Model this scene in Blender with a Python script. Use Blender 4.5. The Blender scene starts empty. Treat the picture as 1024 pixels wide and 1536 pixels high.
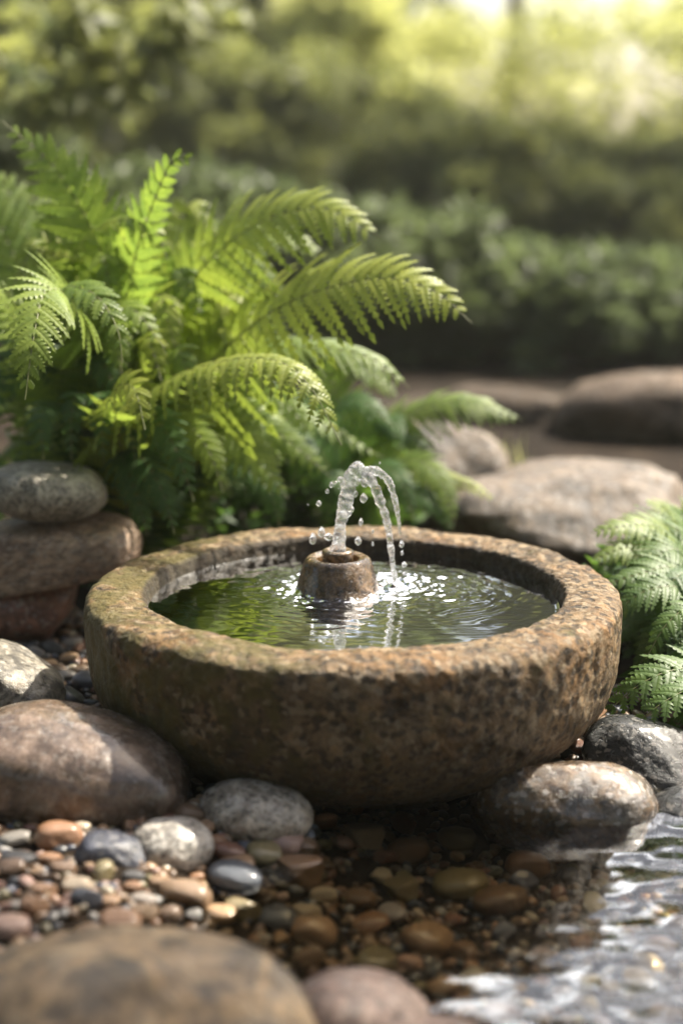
import bpy, bmesh, math, random
import numpy as np
from mathutils import Vector, Euler, kdtree

sc = bpy.context.scene
COL = sc.collection
R = math.radians

# ------------------------------------------------------------------ camera
CAM_D, CAM_H, PITCH, CAM_X, FPX = 1.749, 0.660, 0.22214, -0.01387, 2400.0
cd = bpy.data.cameras.new('camera')
cam = bpy.data.objects.new('camera', cd); COL.objects.link(cam)
cam.location = (CAM_X, -CAM_D, CAM_H)
cam.rotation_euler = (math.pi/2 - PITCH, 0, 0)
cd.sensor_fit = 'VERTICAL'; cd.sensor_height = 36; cd.sensor_width = 24
cd.lens = FPX/1536*36
cd.clip_start = 0.05; cd.clip_end = 500
cd.dof.use_dof = True
cd.dof.focus_distance = 1.76
cd.dof.aperture_fstop = 1.8
sc.camera = cam

# ------------------------------------------------------------------ world, sun, exposure
SUN_EL, SUN_AZ = R(50), R(54)          # azimuth from +Y towards +X
w = bpy.data.worlds.new('World'); sc.world = w; w.use_nodes = True
nt = w.node_tree
sky = nt.nodes.new('ShaderNodeTexSky'); sky.sky_type = 'NISHITA'; sky.sun_disc = False
sky.sun_elevation = SUN_EL; sky.sun_rotation = SUN_AZ
sky.air_density = 1.0; sky.dust_density = 3.5; sky.ozone_density = 1.0
bg = nt.nodes['Background']; bg.inputs['Strength'].default_value = 0.115
wm = nt.nodes.new('ShaderNodeMix'); wm.data_type = 'RGBA'; wm.blend_type = 'MULTIPLY'; wm.inputs[0].default_value = 1.0
wm.inputs[7].default_value = (1.08, 1.0, .90, 1)       # the photograph's warm white balance
nt.links.new(sky.outputs[0], wm.inputs[6]); # unseen bank of broken cloud, added to whiten the pond's reflection at the right
tcw = nt.nodes.new('ShaderNodeTexCoord')
cn = nt.nodes.new('ShaderNodeTexNoise'); cn.inputs['Scale'].default_value = 7.0; cn.inputs['Detail'].default_value = 7; cn.inputs['Roughness'].default_value = .6
mpw = nt.nodes.new('ShaderNodeMapping'); mpw.inputs['Scale'].default_value = (1, 1, 2.2)
nt.links.new(tcw.outputs['Generated'], mpw.inputs['Vector']); nt.links.new(mpw.outputs[0], cn.inputs['Vector'])
dt = nt.nodes.new('ShaderNodeVectorMath'); dt.operation = 'DOT_PRODUCT'; dt.inputs[1].default_value = (.26, .78, .57)
nt.links.new(tcw.outputs['Generated'], dt.inputs[0])
mr = nt.nodes.new('ShaderNodeMapRange'); mr.inputs[1].default_value = .80; mr.inputs[2].default_value = .97; mr.inputs[3].default_value = -.25; mr.inputs[4].default_value = .045
nt.links.new(dt.outputs['Value'], mr.inputs[0])
szw = nt.nodes.new('ShaderNodeSeparateXYZ'); nt.links.new(tcw.outputs['Generated'], szw.inputs[0])
mz = nt.nodes.new('ShaderNodeMapRange'); mz.inputs[1].default_value = .33; mz.inputs[2].default_value = .43; mz.inputs[3].default_value = -.5; mz.inputs[4].default_value = 0
nt.links.new(szw.outputs[2], mz.inputs[0])
ad0 = nt.nodes.new('ShaderNodeMath'); ad0.operation = 'ADD'; nt.links.new(cn.outputs[0], ad0.inputs[0]); nt.links.new(mr.outputs[0], ad0.inputs[1])
ad = nt.nodes.new('ShaderNodeMath'); ad.operation = 'ADD'; nt.links.new(ad0.outputs[0], ad.inputs[0]); nt.links.new(mz.outputs[0], ad.inputs[1])
cr_ = nt.nodes.new('ShaderNodeMapRange'); cr_.inputs[1].default_value = .50; cr_.inputs[2].default_value = .66; nt.links.new(ad.outputs[0], cr_.inputs[0])
cm_ = nt.nodes.new('ShaderNodeMix'); cm_.data_type = 'RGBA'; cm_.inputs[7].default_value = (42, 42, 42.5, 1)
nt.links.new(cr_.outputs[0], cm_.inputs[0]); nt.links.new(wm.outputs[2], cm_.inputs[6])
nt.links.new(cm_.outputs[2], bg.inputs['Color'])
sd = bpy.data.lights.new('sun', 'SUN'); sd.energy = 5.0; sd.angle = R(1.0); sd.color = (1.0, 0.93, 0.80)
sun = bpy.data.objects.new('sun', sd); COL.objects.link(sun)
SUNV = Vector((math.sin(SUN_AZ)*math.cos(SUN_EL), math.cos(SUN_AZ)*math.cos(SUN_EL), math.sin(SUN_EL)))
sun.rotation_euler = SUNV.to_track_quat('Z', 'Y').to_euler()
sun.location = SUNV*20
sc.view_settings.view_transform = 'Standard'; sc.view_settings.look = 'None'
sc.view_settings.exposure = 1.4; sc.view_settings.gamma = 1.0
sc.render.engine = 'CYCLES'
cy = sc.cycles
cy.use_denoising = True
cy.max_bounces = 10; cy.transparent_max_bounces = 12; cy.transmission_bounces = 8
cy.glossy_bounces = 4; cy.diffuse_bounces = 3
cy.caustics_reflective = False; cy.caustics_refractive = False
cy.sample_clamp_indirect = 6.0

# ------------------------------------------------------------------ pixel -> world helpers (used to read real positions off the photo)
_c, _s = math.cos(PITCH), math.sin(PITCH)
def _ray(px, py):
    u = (px-512)/FPX; v = (768-py)/FPX
    return u, _c+v*_s, -_s+v*_c
def G(px, py, z=0.0):
    r = _ray(px, py); t = (z-CAM_H)/r[2]
    return Vector((CAM_X+r[0]*t, -CAM_D+r[1]*t, z))
def at(px, py, Y):
    r = _ray(px, py); t = (Y+CAM_D)/r[1]
    return Vector((CAM_X+r[0]*t, Y, CAM_H+r[2]*t))
def scale_at(Y, z=0.0):
    return FPX/((Y+CAM_D)*_c-(z-CAM_H)*_s)
def to_px(p):
    dy = p[1]+CAM_D; dz = p[2]-CAM_H
    zc = dy*_c-dz*_s; yc = dy*_s+dz*_c
    return 512+FPX*(p[0]-CAM_X)/zc, 768-FPX*yc/zc

# ------------------------------------------------------------------ numpy noise
_rs = np.random.RandomState(7)
_perm = np.concatenate([_rs.permutation(256)]*3)
_grad = _rs.normal(size=(256, 3)); _grad /= np.linalg.norm(_grad, axis=1)[:, None]
def perlin(P):
    P = np.asarray(P, float)
    i = np.floor(P).astype(int); f = P-i; i &= 255
    u = f*f*f*(f*(f*6-15)+10)
    out = np.zeros(len(P))
    for dx in (0, 1):
        wx = u[:, 0] if dx else 1-u[:, 0]
        for dy in (0, 1):
            wy = u[:, 1] if dy else 1-u[:, 1]
            for dz in (0, 1):
                wz = u[:, 2] if dz else 1-u[:, 2]
                h = _perm[_perm[_perm[i[:, 0]+dx]+i[:, 1]+dy]+i[:, 2]+dz]
                out += wx*wy*wz*((_grad[h]*(f-np.array([dx, dy, dz]))).sum(1))
    return out
def fbm(P, o=4, g=0.5):
    P = np.asarray(P, float); a = 1.0; s = np.zeros(len(P))
    for k in range(o):
        s += a*perlin(P*(2.03**k)+k*17.3); a *= g
    return s

# ------------------------------------------------------------------ mesh helpers
def mesh_np(name, V, F, smooth=True):
    """V (n,3); F either (m,k) array or list of such arrays."""
    me = bpy.data.meshes.new(name)
    V = np.asarray(V, np.float32)
    Fs = F if isinstance(F, list) else [F]
    Fs = [np.asarray(f, np.int32) for f in Fs if len(f)]
    me.vertices.add(len(V)); me.vertices.foreach_set('co', V.ravel())
    loops = np.concatenate([f.ravel() for f in Fs])
    tot = np.concatenate([np.full(len(f), f.shape[1], np.int32) for f in Fs])
    st = np.concatenate([[0], np.cumsum(tot)[:-1]]).astype(np.int32)
    me.loops.add(len(loops)); me.loops.foreach_set('vertex_index', loops)
    me.polygons.add(len(tot)); me.polygons.foreach_set('loop_start', st); me.polygons.foreach_set('loop_total', tot)
    if smooth: me.polygons.foreach_set('use_smooth', np.ones(len(tot), bool))
    me.update(calc_edges=True); me.validate()
    return me
def link(name, me, mat=None, parent=None, loc=None):
    o = bpy.data.objects.new(name, me); COL.objects.link(o)
    if mat is not None and me is not None and not me.materials: me.materials.append(mat)
    if parent is not None: o.parent = parent
    if loc is not None: o.location = loc
    return o
def empty(name, loc):
    o = bpy.data.objects.new(name, None); COL.objects.link(o); o.location = loc
    o.empty_display_size = 0.02
    return o
def tag(o, label=None, cat=None, group=None, kind=None):
    if label: o['label'] = label
    if cat: o['category'] = cat
    if group: o['group'] = group
    if kind: o['kind'] = kind
    return o
def grid_faces(nu, nv, wrap_u=False):
    iu = np.arange(nu if wrap_u else nu-1); iv = np.arange(nv-1)
    a, b = np.meshgrid(iu, iv, indexing='ij'); a = a.ravel(); b = b.ravel(); a2 = (a+1) % nu
    return np.stack([a*nv+b, a2*nv+b, a2*nv+b+1, a*nv+b+1], 1)
def catmull(P, n):
    P = np.asarray(P, float); K = len(P)
    Q = np.vstack([2*P[0]-P[1], P, 2*P[-1]-P[-2]])
    t = np.linspace(0, K-1, n); i = np.clip(t.astype(int), 0, K-2); f = (t-i)[:, None]
    p0, p1, p2, p3 = Q[i], Q[i+1], Q[i+2], Q[i+3]
    return .5*((2*p1)+(-p0+p2)*f+(2*p0-5*p1+4*p2-p3)*f**2+(-p0+3*p1-3*p2+p3)*f**3)
def tube_np(P, rad, sides=6):
    P = np.asarray(P, float); n = len(P); rad = np.broadcast_to(rad, (n,))
    T = np.gradient(P, axis=0); T /= np.linalg.norm(T, axis=1)[:, None]+1e-9
    ref = np.array([.31, .77, .56]); A = np.cross(T, ref); A /= np.linalg.norm(A, axis=1)[:, None]+1e-9
    B = np.cross(T, A)
    th = np.arange(sides)*2*np.pi/sides
    V = P[:, None]+rad[:, None, None]*(A[:, None]*np.cos(th)[None, :, None]+B[:, None]*np.sin(th)[None, :, None])
    V = V.reshape(-1, 3)
    a, b = np.meshgrid(np.arange(n-1), np.arange(sides), indexing='ij'); a = a.ravel(); b = b.ravel(); b2 = (b+1) % sides
    F = np.stack([a*sides+b, a*sides+b2, (a+1)*sides+b2, (a+1)*sides+b], 1)
    return V, F
class MB:
    def __init__(s): s.V = []; s.F = {}; s.n = 0
    def add(s, V, F):
        V = np.asarray(V, float); F = np.asarray(F, int)
        s.V.append(V); s.F.setdefault(F.shape[1], []).append(F+s.n); s.n += len(V)
    def mesh(s, name, smooth=True):
        return mesh_np(name, np.concatenate(s.V), [np.concatenate(f) for f in s.F.values()], smooth)
_ico = {}
def ico(sub):
    if sub not in _ico:
        bm = bmesh.new(); bmesh.ops.create_icosphere(bm, subdivisions=sub, radius=1)
        V = np.array([v.co[:] for v in bm.verts]); F = np.array([[v.index for v in f.verts] for f in bm.faces]); bm.free()
        _ico[sub] = (V, F)
    return _ico[sub]

# ------------------------------------------------------------------ materials
def new_mat(name):
    m = bpy.data.materials.new(name); m.use_nodes = True
    return m, m.node_tree, m.node_tree.nodes, m.node_tree.links
def ramp(ns, pts, interp='LINEAR'):
    r = ns.new('ShaderNodeValToRGB'); cr = r.color_ramp; cr.interpolation = interp
    while len(cr.elements) < len(pts): cr.elements.new(0.5)
    for e, (p, c) in zip(cr.elements, pts):
        e.position = p; e.color = (*c, 1) if len(c) == 3 else c
    return r
def noise_n(ns, ls, co, scale, detail=6, rough=.6, dist=0.0):
    n = ns.new('ShaderNodeTexNoise'); n.inputs['Scale'].default_value = scale
    n.inputs['Detail'].default_value = detail; n.inputs['Roughness'].default_value = rough
    n.inputs['Distortion'].default_value = dist
    ls.new(co, n.inputs['Vector']); return n
def mixc(ns, ls, fac, a, b, mode='MIX'):
    m = ns.new('ShaderNodeMix'); m.data_type = 'RGBA'; m.blend_type = mode
    for sock, v in ((m.inputs[0], fac), (m.inputs[6], a), (m.inputs[7], b)):
        if isinstance(v, (int, float)): sock.default_value = v
        elif isinstance(v, tuple): sock.default_value = (*v, 1) if len(v) == 3 else v
        else: ls.new(v, sock)
    return m.outputs[2]
def math_n(ns, ls, op, a, b=0.0, clamp=False):
    m = ns.new('ShaderNodeMath'); m.operation = op; m.use_clamp = clamp
    for sock, v in ((m.inputs[0], a), (m.inputs[1], b)):
        if isinstance(v, (int, float)): sock.default_value = v
        else: ls.new(v, sock)
    return m.outputs[0]
def bump_chain(ns, ls, items):
    prev = None
    for h, st, di in items:
        b = ns.new('ShaderNodeBump'); b.inputs['Strength'].default_value = st; b.inputs['Distance'].default_value = di
        ls.new(h, b.inputs['Height'])
        if prev is not None: ls.new(prev, b.inputs['Normal'])
        prev = b.outputs[0]
    return prev

def rock_mat(name, cols, scale=14.0, rough=.5, speck=.35, speck_scale=220.0, dark=(.02, .018, .016), light=(.5, .46, .4), spec=.5,
             bump=.6, stretch=(1, 1, 1), coat=0.0, patch=None, tint=False, veins=0.0, pits=.4, dist=.6):
    """River stone: broad mottling, mineral speckle, optional pale patch and veins."""
    m, t, ns, ls = new_mat(name)
    bs = ns['Principled BSDF']
    tc = ns.new('ShaderNodeTexCoord'); mp = ns.new('ShaderNodeMapping'); mp.inputs['Scale'].default_value = stretch
    oi = ns.new('ShaderNodeObjectInfo')
    ls.new(tc.outputs['Object'], mp.inputs['Vector'])
    if tint:
        vm = ns.new('ShaderNodeVectorMath'); vm.operation = 'MULTIPLY_ADD'
        vm.inputs[1].default_value = (1, 1, 1); ls.new(mp.outputs[0], vm.inputs[0])
        cb = ns.new('ShaderNodeCombineXYZ')
        for k in range(3): ls.new(math_n(ns, ls, 'MULTIPLY', oi.outputs['Random'], 37.0+11*k), cb.inputs[k])
        ls.new(cb.outputs[0], vm.inputs[2]); co = vm.outputs[0]
    else: co = mp.outputs[0]
    n1 = noise_n(ns, ls, co, scale*1.7, 8, .68, dist)
    k = len(cols)
    r1 = ramp(ns, [(.34+.32*i/(k-1), c) for i, c in enumerate(cols)]); ls.new(n1.outputs[0], r1.inputs[0])
    col = r1.outputs[0]
    n2 = noise_n(ns, ls, co, scale*5, 6, .7, .3)
    r2 = ramp(ns, [(.36, (.42, .40, .38)), (.64, (1.5, 1.47, 1.42))]); ls.new(n2.outputs[0], r2.inputs[0])
    col = mixc(ns, ls, .8, col, r2.outputs[0], 'MULTIPLY')
    # mineral grains
    v1 = ns.new('ShaderNodeTexVoronoi'); v1.inputs['Scale'].default_value = speck_scale; ls.new(co, v1.inputs['Vector'])
    sepv = ns.new('ShaderNodeSeparateColor'); ls.new(v1.outputs['Color'], sepv.inputs[0])
    fd = math_n(ns, ls, 'MULTIPLY', math_n(ns, ls, 'LESS_THAN', sepv.outputs[0], .22), speck)
    fl = math_n(ns, ls, 'MULTIPLY', math_n(ns, ls, 'GREATER_THAN', sepv.outputs[1], .86), speck*.8)
    col = mixc(ns, ls, fd, col, dark); col = mixc(ns, ls, fl, col, light)
    if veins > 0:
        wv = ns.new('ShaderNodeTexWave'); wv.inputs['Scale'].default_value = scale*.35; wv.inputs['Distortion'].default_value = 9
        wv.inputs['Detail'].default_value = 4; wv.inputs['Detail Scale'].default_value = 1.6; ls.new(co, wv.inputs['Vector'])
        rv = ramp(ns, [(.0, (1, 1, 1)), (.10, (0, 0, 0)), (1, (0, 0, 0))]); ls.new(wv.outputs[0], rv.inputs[0])
        col = mixc(ns, ls, math_n(ns, ls, 'MULTIPLY', rv.outputs[0], veins), col, dark)
    if patch:
        pc, ps, pt = patch
        n4 = noise_n(ns, ls, co, ps, 5, .65, .8)
        rp = ramp(ns, [(pt, (0, 0, 0)), (pt+.09, (1, 1, 1))]); ls.new(n4.outputs[0], rp.inputs[0])
        col = mixc(ns, ls, math_n(ns, ls, 'MULTIPLY', rp.outputs[0], .75), col, pc)
    if tint: col = mixc(ns, ls, 1.0, col, oi.outputs['Color'], 'MULTIPLY')
    ls.new(col, bs.inputs['Base Color'])
    rr = ramp(ns, [(.3, (max(rough-.18, .05),)*3), (.7, (min(rough+.2, 1),)*3)]); ls.new(n2.outputs[0], rr.inputs[0])
    ls.new(rr.outputs[0], bs.inputs['Roughness'])
    bs.inputs['Specular IOR Level'].default_value = spec
    bs.inputs['Coat Weight'].default_value = coat; bs.inputs['Coat Roughness'].default_value = .12
    n3 = noise_n(ns, ls, co, scale*16, 5, .7)
    rpit = ramp(ns, [(.28, (0, 0, 0)), (.42, (1, 1, 1))]); ls.new(n3.outputs[0], rpit.inputs[0])
    ls.new(bump_chain(ns, ls, [(n1.outputs[0], bump*.7, .012), (n2.outputs[0], bump, .004), (rpit.outputs[0], pits, .0012)]), bs.inputs['Normal'])
    return m

def leaf_mat(name, col, trans, tw=.45, rough=.38, var=.35, spec=.5, yellow=.35):
    m, t, ns, ls = new_mat(name)
    bs = ns['Principled BSDF']; out = ns['Material Output']
    at_ = ns.new('ShaderNodeAttribute'); at_.attribute_name = 'tone'
    tc = ns.new('ShaderNodeTexCoord')
    n = noise_n(ns, ls, tc.outputs['Object'], 30, 4, .6)
    v = math_n(ns, ls, 'ADD', math_n(ns, ls, 'MULTIPLY', at_.outputs['Fac'], .7), math_n(ns, ls, 'MULTIPLY', n.outputs[0], .3))
    def two(c, amt):
        lo = tuple(x*(1-var) for x in c); hi = (c[0]*(1+var)*(1+amt), c[1]*(1+var), c[2]*(1+var*.3))
        r = ramp(ns, [(.15, lo), (.85, hi)]); ls.new(v, r.inputs[0]); return r.outputs[0]
    c1 = two(col, yellow); c2 = two(trans, yellow)
    ls.new(c1, bs.inputs['Base Color']); bs.inputs['Roughness'].default_value = rough
    bs.inputs['Specular IOR Level'].default_value = spec
    tr = ns.new('ShaderNodeBsdfTranslucent'); ls.new(c2, tr.inputs['Color'])
    mx = ns.new('ShaderNodeMixShader'); mx.inputs[0].default_value = tw
    ls.new(bs.outputs[0], mx.inputs[1]); ls.new(tr.outputs[0], mx.inputs[2]); ls.new(mx.outputs[0], out.inputs['Surface'])
    return m
def set_tone(me, tone):
    a = me.attributes.new('tone', 'FLOAT', 'POINT'); a.data.foreach_set('value', np.asarray(tone, np.float32))

def water_mat(name, tint, scale, strength, dist, refl=1.0, ior=1.36, rough=.01):
    """Still clear water: what lies below seen through a tint, Fresnel mirror on top, fine ripples."""
    m, t, ns, ls = new_mat(name)
    for n in list(ns):
        if n.type != 'OUTPUT_MATERIAL': ns.remove(n)
    out = [n for n in ns if n.type == 'OUTPUT_MATERIAL'][0]
    tr = ns.new('ShaderNodeBsdfTransparent'); tr.inputs[0].default_value = (*tint, 1)
    gl = ns.new('ShaderNodeBsdfGlossy'); gl.inputs['Roughness'].default_value = rough; gl.inputs['Color'].default_value = (refl, refl, refl, 1)
    fr = ns.new('ShaderNodeFresnel'); fr.inputs['IOR'].default_value = ior
    mx = ns.new('ShaderNodeMixShader')
    if strength:
        tc = ns.new('ShaderNodeTexCoord'); mp = ns.new('ShaderNodeMapping'); mp.inputs['Scale'].default_value = (1, 1.0, 1)
        ls.new(tc.outputs['Object'], mp.inputs['Vector'])
        n1 = noise_n(ns, ls, mp.outputs[0], scale, 2, .45, .8)
        nb = bump_chain(ns, ls, [(n1.outputs[0], strength, dist)])
        ls.new(nb, gl.inputs['Normal']); ls.new(nb, fr.inputs['Normal'])
    ls.new(fr.outputs[0], mx.inputs[0]); ls.new(tr.outputs[0], mx.inputs[1]); ls.new(gl.outputs[0], mx.inputs[2])
    ls.new(mx.outputs[0], out.inputs['Surface'])
    return m

def glass_water_mat():
    m, t, ns, ls = new_mat('splashing_water')
    bs = ns['Principled BSDF']; out = ns['Material Output']
    bs.inputs['Base Color'].default_value = (1, 1, 1, 1); bs.inputs['Roughness'].default_value = 0.02
    bs.inputs['IOR'].default_value = 1.333; bs.inputs['Transmission Weight'].default_value = 1.0
    tr = ns.new('ShaderNodeBsdfTranslucent'); tr.inputs['Color'].default_value = (.95, .97, 1, 1)      # air in the splash, whitened further to put backlit brightness into the colour
    df = ns.new('ShaderNodeBsdfDiffuse'); df.inputs['Color'].default_value = (.95, .97, 1, 1)
    m1 = ns.new('ShaderNodeMixShader'); ls.new(tr.outputs[0], m1.inputs[1]); ls.new(df.outputs[0], m1.inputs[2])
    tc = ns.new('ShaderNodeTexCoord'); n = noise_n(ns, ls, tc.outputs['Object'], 160, 3, .6)
    r = ramp(ns, [(.38, (.05, .05, .05)), (.64, (.60, .60, .60))]); ls.new(n.outputs[0], r.inputs[0])
    tp = ns.new('ShaderNodeBsdfTransparent'); m3 = ns.new('ShaderNodeMixShader'); m3.inputs[0].default_value = .35
    m2 = ns.new('ShaderNodeMixShader'); ls.new(r.outputs[0], m2.inputs[0]); ls.new(bs.outputs[0], m2.inputs[1]); ls.new(m1.outputs[0], m2.inputs[2])
    ls.new(m2.outputs[0], m3.inputs[1]); ls.new(tp.outputs[0], m3.inputs[2]); ls.new(m3.outputs[0], out.inputs['Surface'])
    return m

# ------------------------------------------------------------------ ground
BOWL_R = 0.30
def shore_x(y):
    y = np.asarray(y, float)
    return np.where(y > -.19, -.035, np.maximum(-.035+.50*(y+.19), -.20)) + .012*np.sin(y*37.0)
def ground_h(x, y):
    x = np.asarray(x, float); y = np.asarray(y, float)
    a = x-shore_x(y); b = (-.03-y)*.8+.02*np.sin(x*19)
    ds = np.minimum(a, b)
    h = np.clip(-.30*ds, -.052, .022)
    P = np.stack([x*6, y*6, 0*x], -1).reshape(-1, 3)
    h = h+.006*perlin(P).reshape(h.shape)
    far = np.clip((np.hypot(x, y)-.9)/3, 0, 1)
    P2 = np.stack([x*.7, y*.7, 0*x+3], -1).reshape(-1, 3)
    return h+far*(.05+.10*perlin(P2).reshape(h.shape))*np.clip((y+.3)*2, 0, 1)
def gh(x, y): return float(ground_h(np.array([x]), np.array([y]))[0])

def soil_mat():
    m, t, ns, ls = new_mat('dark_soil')
    bs = ns['Principled BSDF']; tc = ns.new('ShaderNodeTexCoord')
    n1 = noise_n(ns, ls, tc.outputs['Object'], 9, 8, .65); n2 = noise_n(ns, ls, tc.outputs['Object'], 130, 5, .7)
    r = ramp(ns, [(.3, (.011, .008, .005)), (.55, (.026, .018, .012)), (.75, (.060, .043, .028))]); ls.new(n1.outputs[0], r.inputs[0])
    r2 = ramp(ns, [(.3, (.5, .5, .5)), (.7, (1.3, 1.3, 1.3))]); ls.new(n2.outputs[0], r2.inputs[0])
    ls.new(mixc(ns, ls, 1.0, r.outputs[0], r2.outputs[0], 'MULTIPLY'), bs.inputs['Base Color'])
    bs.inputs['Roughness'].default_value = .9; bs.inputs['Specular IOR Level'].default_value = .1
    ls.new(bump_chain(ns, ls, [(n2.outputs[0], .8, .006)]), bs.inputs['Normal'])
    return m
ax = np.concatenate([-np.geomspace(60, 1.3, 26), np.arange(-1.25, 1.25, .018), np.geomspace(1.3, 60, 26)])
ay = np.concatenate([-np.geomspace(40, 1.3, 16), np.arange(-1.25, 1.25, .018), np.geomspace(1.3, 90, 34)])
gx, gy = np.meshgrid(ax, ay, indexing='ij')
gV = np.stack([gx, gy, ground_h(gx, gy)], -1).reshape(-1, 3)
tag(link('ground', mesh_np('ground', gV, grid_faces(len(ax), len(ay))), soil_mat()), kind='structure')

# ------------------------------------------------------------------ stone basin
def bowl_profile():
    pts = [(0.0, -.03), (.10, -.03), (.150, -.03), (.170, -.022), (.197, -.004), (.226, .008), (.255, .026), (.2795, .052), (.2940, .083), (.2995, .114),
           (.3015, .140), (.3020, .158), (.3005, .170), (.296, .1765), (.289, .180), (.276, .1815), (.260, .1812), (.246, .1805), (.239, .1795),
           (.2355, .1770), (.2335, .172), (.231, .160), (.228, .145), (.220, .120), (.195, .097), (.15, .083), (.07, .078), (0.0, .077)]
    return catmull([(a, b, 0) for a, b in pts], 190)[:, :2]
def granite_mat():
    m, t, ns, ls = new_mat('carved_granite')
    bs = ns['Principled BSDF']; tc = ns.new('ShaderNodeTexCoord'); co = tc.outputs['Object']
    geo = ns.new('ShaderNodeSeparateXYZ'); ls.new(co, geo.inputs[0])
    n1 = noise_n(ns, ls, co, 11, 8, .68, .5)
    r1 = ramp(ns, [(.30, (.075, .052, .030)), (.43, (.185, .126, .070)), (.54, (.265, .190, .108)), (.68, (.355, .262, .158)), (.80, (.24, .205, .155))])
    ls.new(n1.outputs[0], r1.inputs[0]); col = r1.outputs[0]
    # rusty patches
    n5 = noise_n(ns, ls, co, 7, 6, .7, .8)
    rr = ramp(ns, [(.50, (0, 0, 0)), (.66, (.7, .7, .7))]); ls.new(n5.outputs[0], rr.inputs[0])
    col = mixc(ns, ls, rr.outputs[0], col, (.26, .135, .045))
    # medium mottling
    n2 = noise_n(ns, ls, co, 58, 6, .72, .3)
    r2 = ramp(ns, [(.36, (.14, .12, .10)), (.46, (.72, .70, .68)), (.58, (1.08, 1.04, .98)), (.70, (1.6, 1.48, 1.28))]); ls.new(n2.outputs[0], r2.inputs[0])
    col = mixc(ns, ls, .9, col, r2.outputs[0], 'MULTIPLY')
    # mineral grains
    v = ns.new('ShaderNodeTexVoronoi'); v.inputs['Scale'].default_value = 150; ls.new(co, v.inputs['Vector'])
    sv = ns.new('ShaderNodeSeparateColor'); ls.new(v.outputs['Color'], sv.inputs[0])
    col = mixc(ns, ls, math_n(ns, ls, 'MULTIPLY', math_n(ns, ls, 'LESS_THAN', sv.outputs[0], .24), .75), col, (.030, .024, .018))
    col = mixc(ns, ls, math_n(ns, ls, 'MULTIPLY', math_n(ns, ls, 'GREATER_THAN', sv.outputs[1], .84), .45), col, (.44, .35, .23))
    # algae on the left half, worn patches
    n4 = noise_n(ns, ls, co, 16, 7, .7, .6)
    left = ns.new('ShaderNodeMapRange'); left.inputs[1].default_value = .10; left.inputs[2].default_value = -.26
    ls.new(geo.outputs[0], left.inputs[0])
    al = math_n(ns, ls, 'ADD', n4.outputs[0], math_n(ns, ls, 'MULTIPLY', left.outputs[0], .22))
    ra = ramp(ns, [(.60, (0, 0, 0)), (.72, (.8, .8, .8))]); ls.new(al, ra.inputs[0])
    col = mixc(ns, ls, ra.outputs[0], col, (.105, .088, .022))
    # dark drip stains running down the outer wall
    mpd = ns.new('ShaderNodeMapping'); mpd.inputs['Scale'].default_value = (1, 1, .13); ls.new(co, mpd.inputs['Vector'])
    nd = noise_n(ns, ls, mpd.outputs[0], 30, 5, .65, .25)
    rd_ = ramp(ns, [(.55, (0, 0, 0)), (.68, (.36, .36, .36))]); ls.new(nd.outputs[0], rd_.inputs[0])
    lowr = ns.new('ShaderNodeMapRange'); lowr.inputs[1].default_value = .178; lowr.inputs[2].default_value = .150; ls.new(geo.outputs[2], lowr.inputs[0])
    col = mixc(ns, ls, math_n(ns, ls, 'MULTIPLY', rd_.outputs[0], lowr.outputs[0]), col, (.050, .036, .020))
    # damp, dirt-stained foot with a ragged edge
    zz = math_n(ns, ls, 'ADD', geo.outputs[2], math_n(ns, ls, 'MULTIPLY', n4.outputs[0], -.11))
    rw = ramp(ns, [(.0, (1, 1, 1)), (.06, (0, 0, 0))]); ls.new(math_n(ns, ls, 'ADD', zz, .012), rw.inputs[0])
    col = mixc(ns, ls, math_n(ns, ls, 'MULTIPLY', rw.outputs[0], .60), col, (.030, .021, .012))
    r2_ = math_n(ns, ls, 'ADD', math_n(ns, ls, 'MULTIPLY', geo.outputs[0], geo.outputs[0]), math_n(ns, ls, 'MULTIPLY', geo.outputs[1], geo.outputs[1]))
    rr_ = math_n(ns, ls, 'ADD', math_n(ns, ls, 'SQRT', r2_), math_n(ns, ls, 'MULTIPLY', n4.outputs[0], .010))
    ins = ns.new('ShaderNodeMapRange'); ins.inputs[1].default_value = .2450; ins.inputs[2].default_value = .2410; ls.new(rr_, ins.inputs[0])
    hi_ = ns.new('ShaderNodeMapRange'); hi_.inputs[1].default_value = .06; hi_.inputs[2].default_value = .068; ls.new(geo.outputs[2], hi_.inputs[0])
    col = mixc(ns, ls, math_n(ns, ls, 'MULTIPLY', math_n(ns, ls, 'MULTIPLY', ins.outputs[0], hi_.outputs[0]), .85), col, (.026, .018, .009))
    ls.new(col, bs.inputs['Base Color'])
    rg = ramp(ns, [(.35, (.34, .34, .34)), (.65, (.68, .68, .68))]); ls.new(n2.outputs[0], rg.inputs[0]); ls.new(rg.outputs[0], bs.inputs['Roughness']); bs.inputs['Specular IOR Level'].default_value = .25
    n3 = noise_n(ns, ls, co, 260, 4, .7)
    ls.new(bump_chain(ns, ls, [(n1.outputs[0], .5, .010), (n2.outputs[0], 1.0, .010), (n3.outputs[0], .8, .0024), (v.outputs['Distance'], .25, .0012)]), bs.inputs['Normal'])
    return m
M_GRANITE = granite_mat()
prof = bowl_profile(); NA = 960; th = np.arange(NA)*2*np.pi/NA
pr, pz = prof[:, 0], prof[:, 1]
tg = np.gradient(prof, axis=0); tg /= np.linalg.norm(tg, axis=1)[:, None]; nr, nz = tg[:, 1], -tg[:, 0]
bV = np.stack([np.cos(th)[:, None]*pr, np.sin(th)[:, None]*pr, np.broadcast_to(pz, (NA, len(pz)))], -1).reshape(-1, 3)
bN = np.stack([np.cos(th)[:, None]*nr, np.sin(th)[:, None]*nr, np.broadcast_to(nz, (NA, len(pz)))], -1).reshape(-1, 3)
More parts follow.
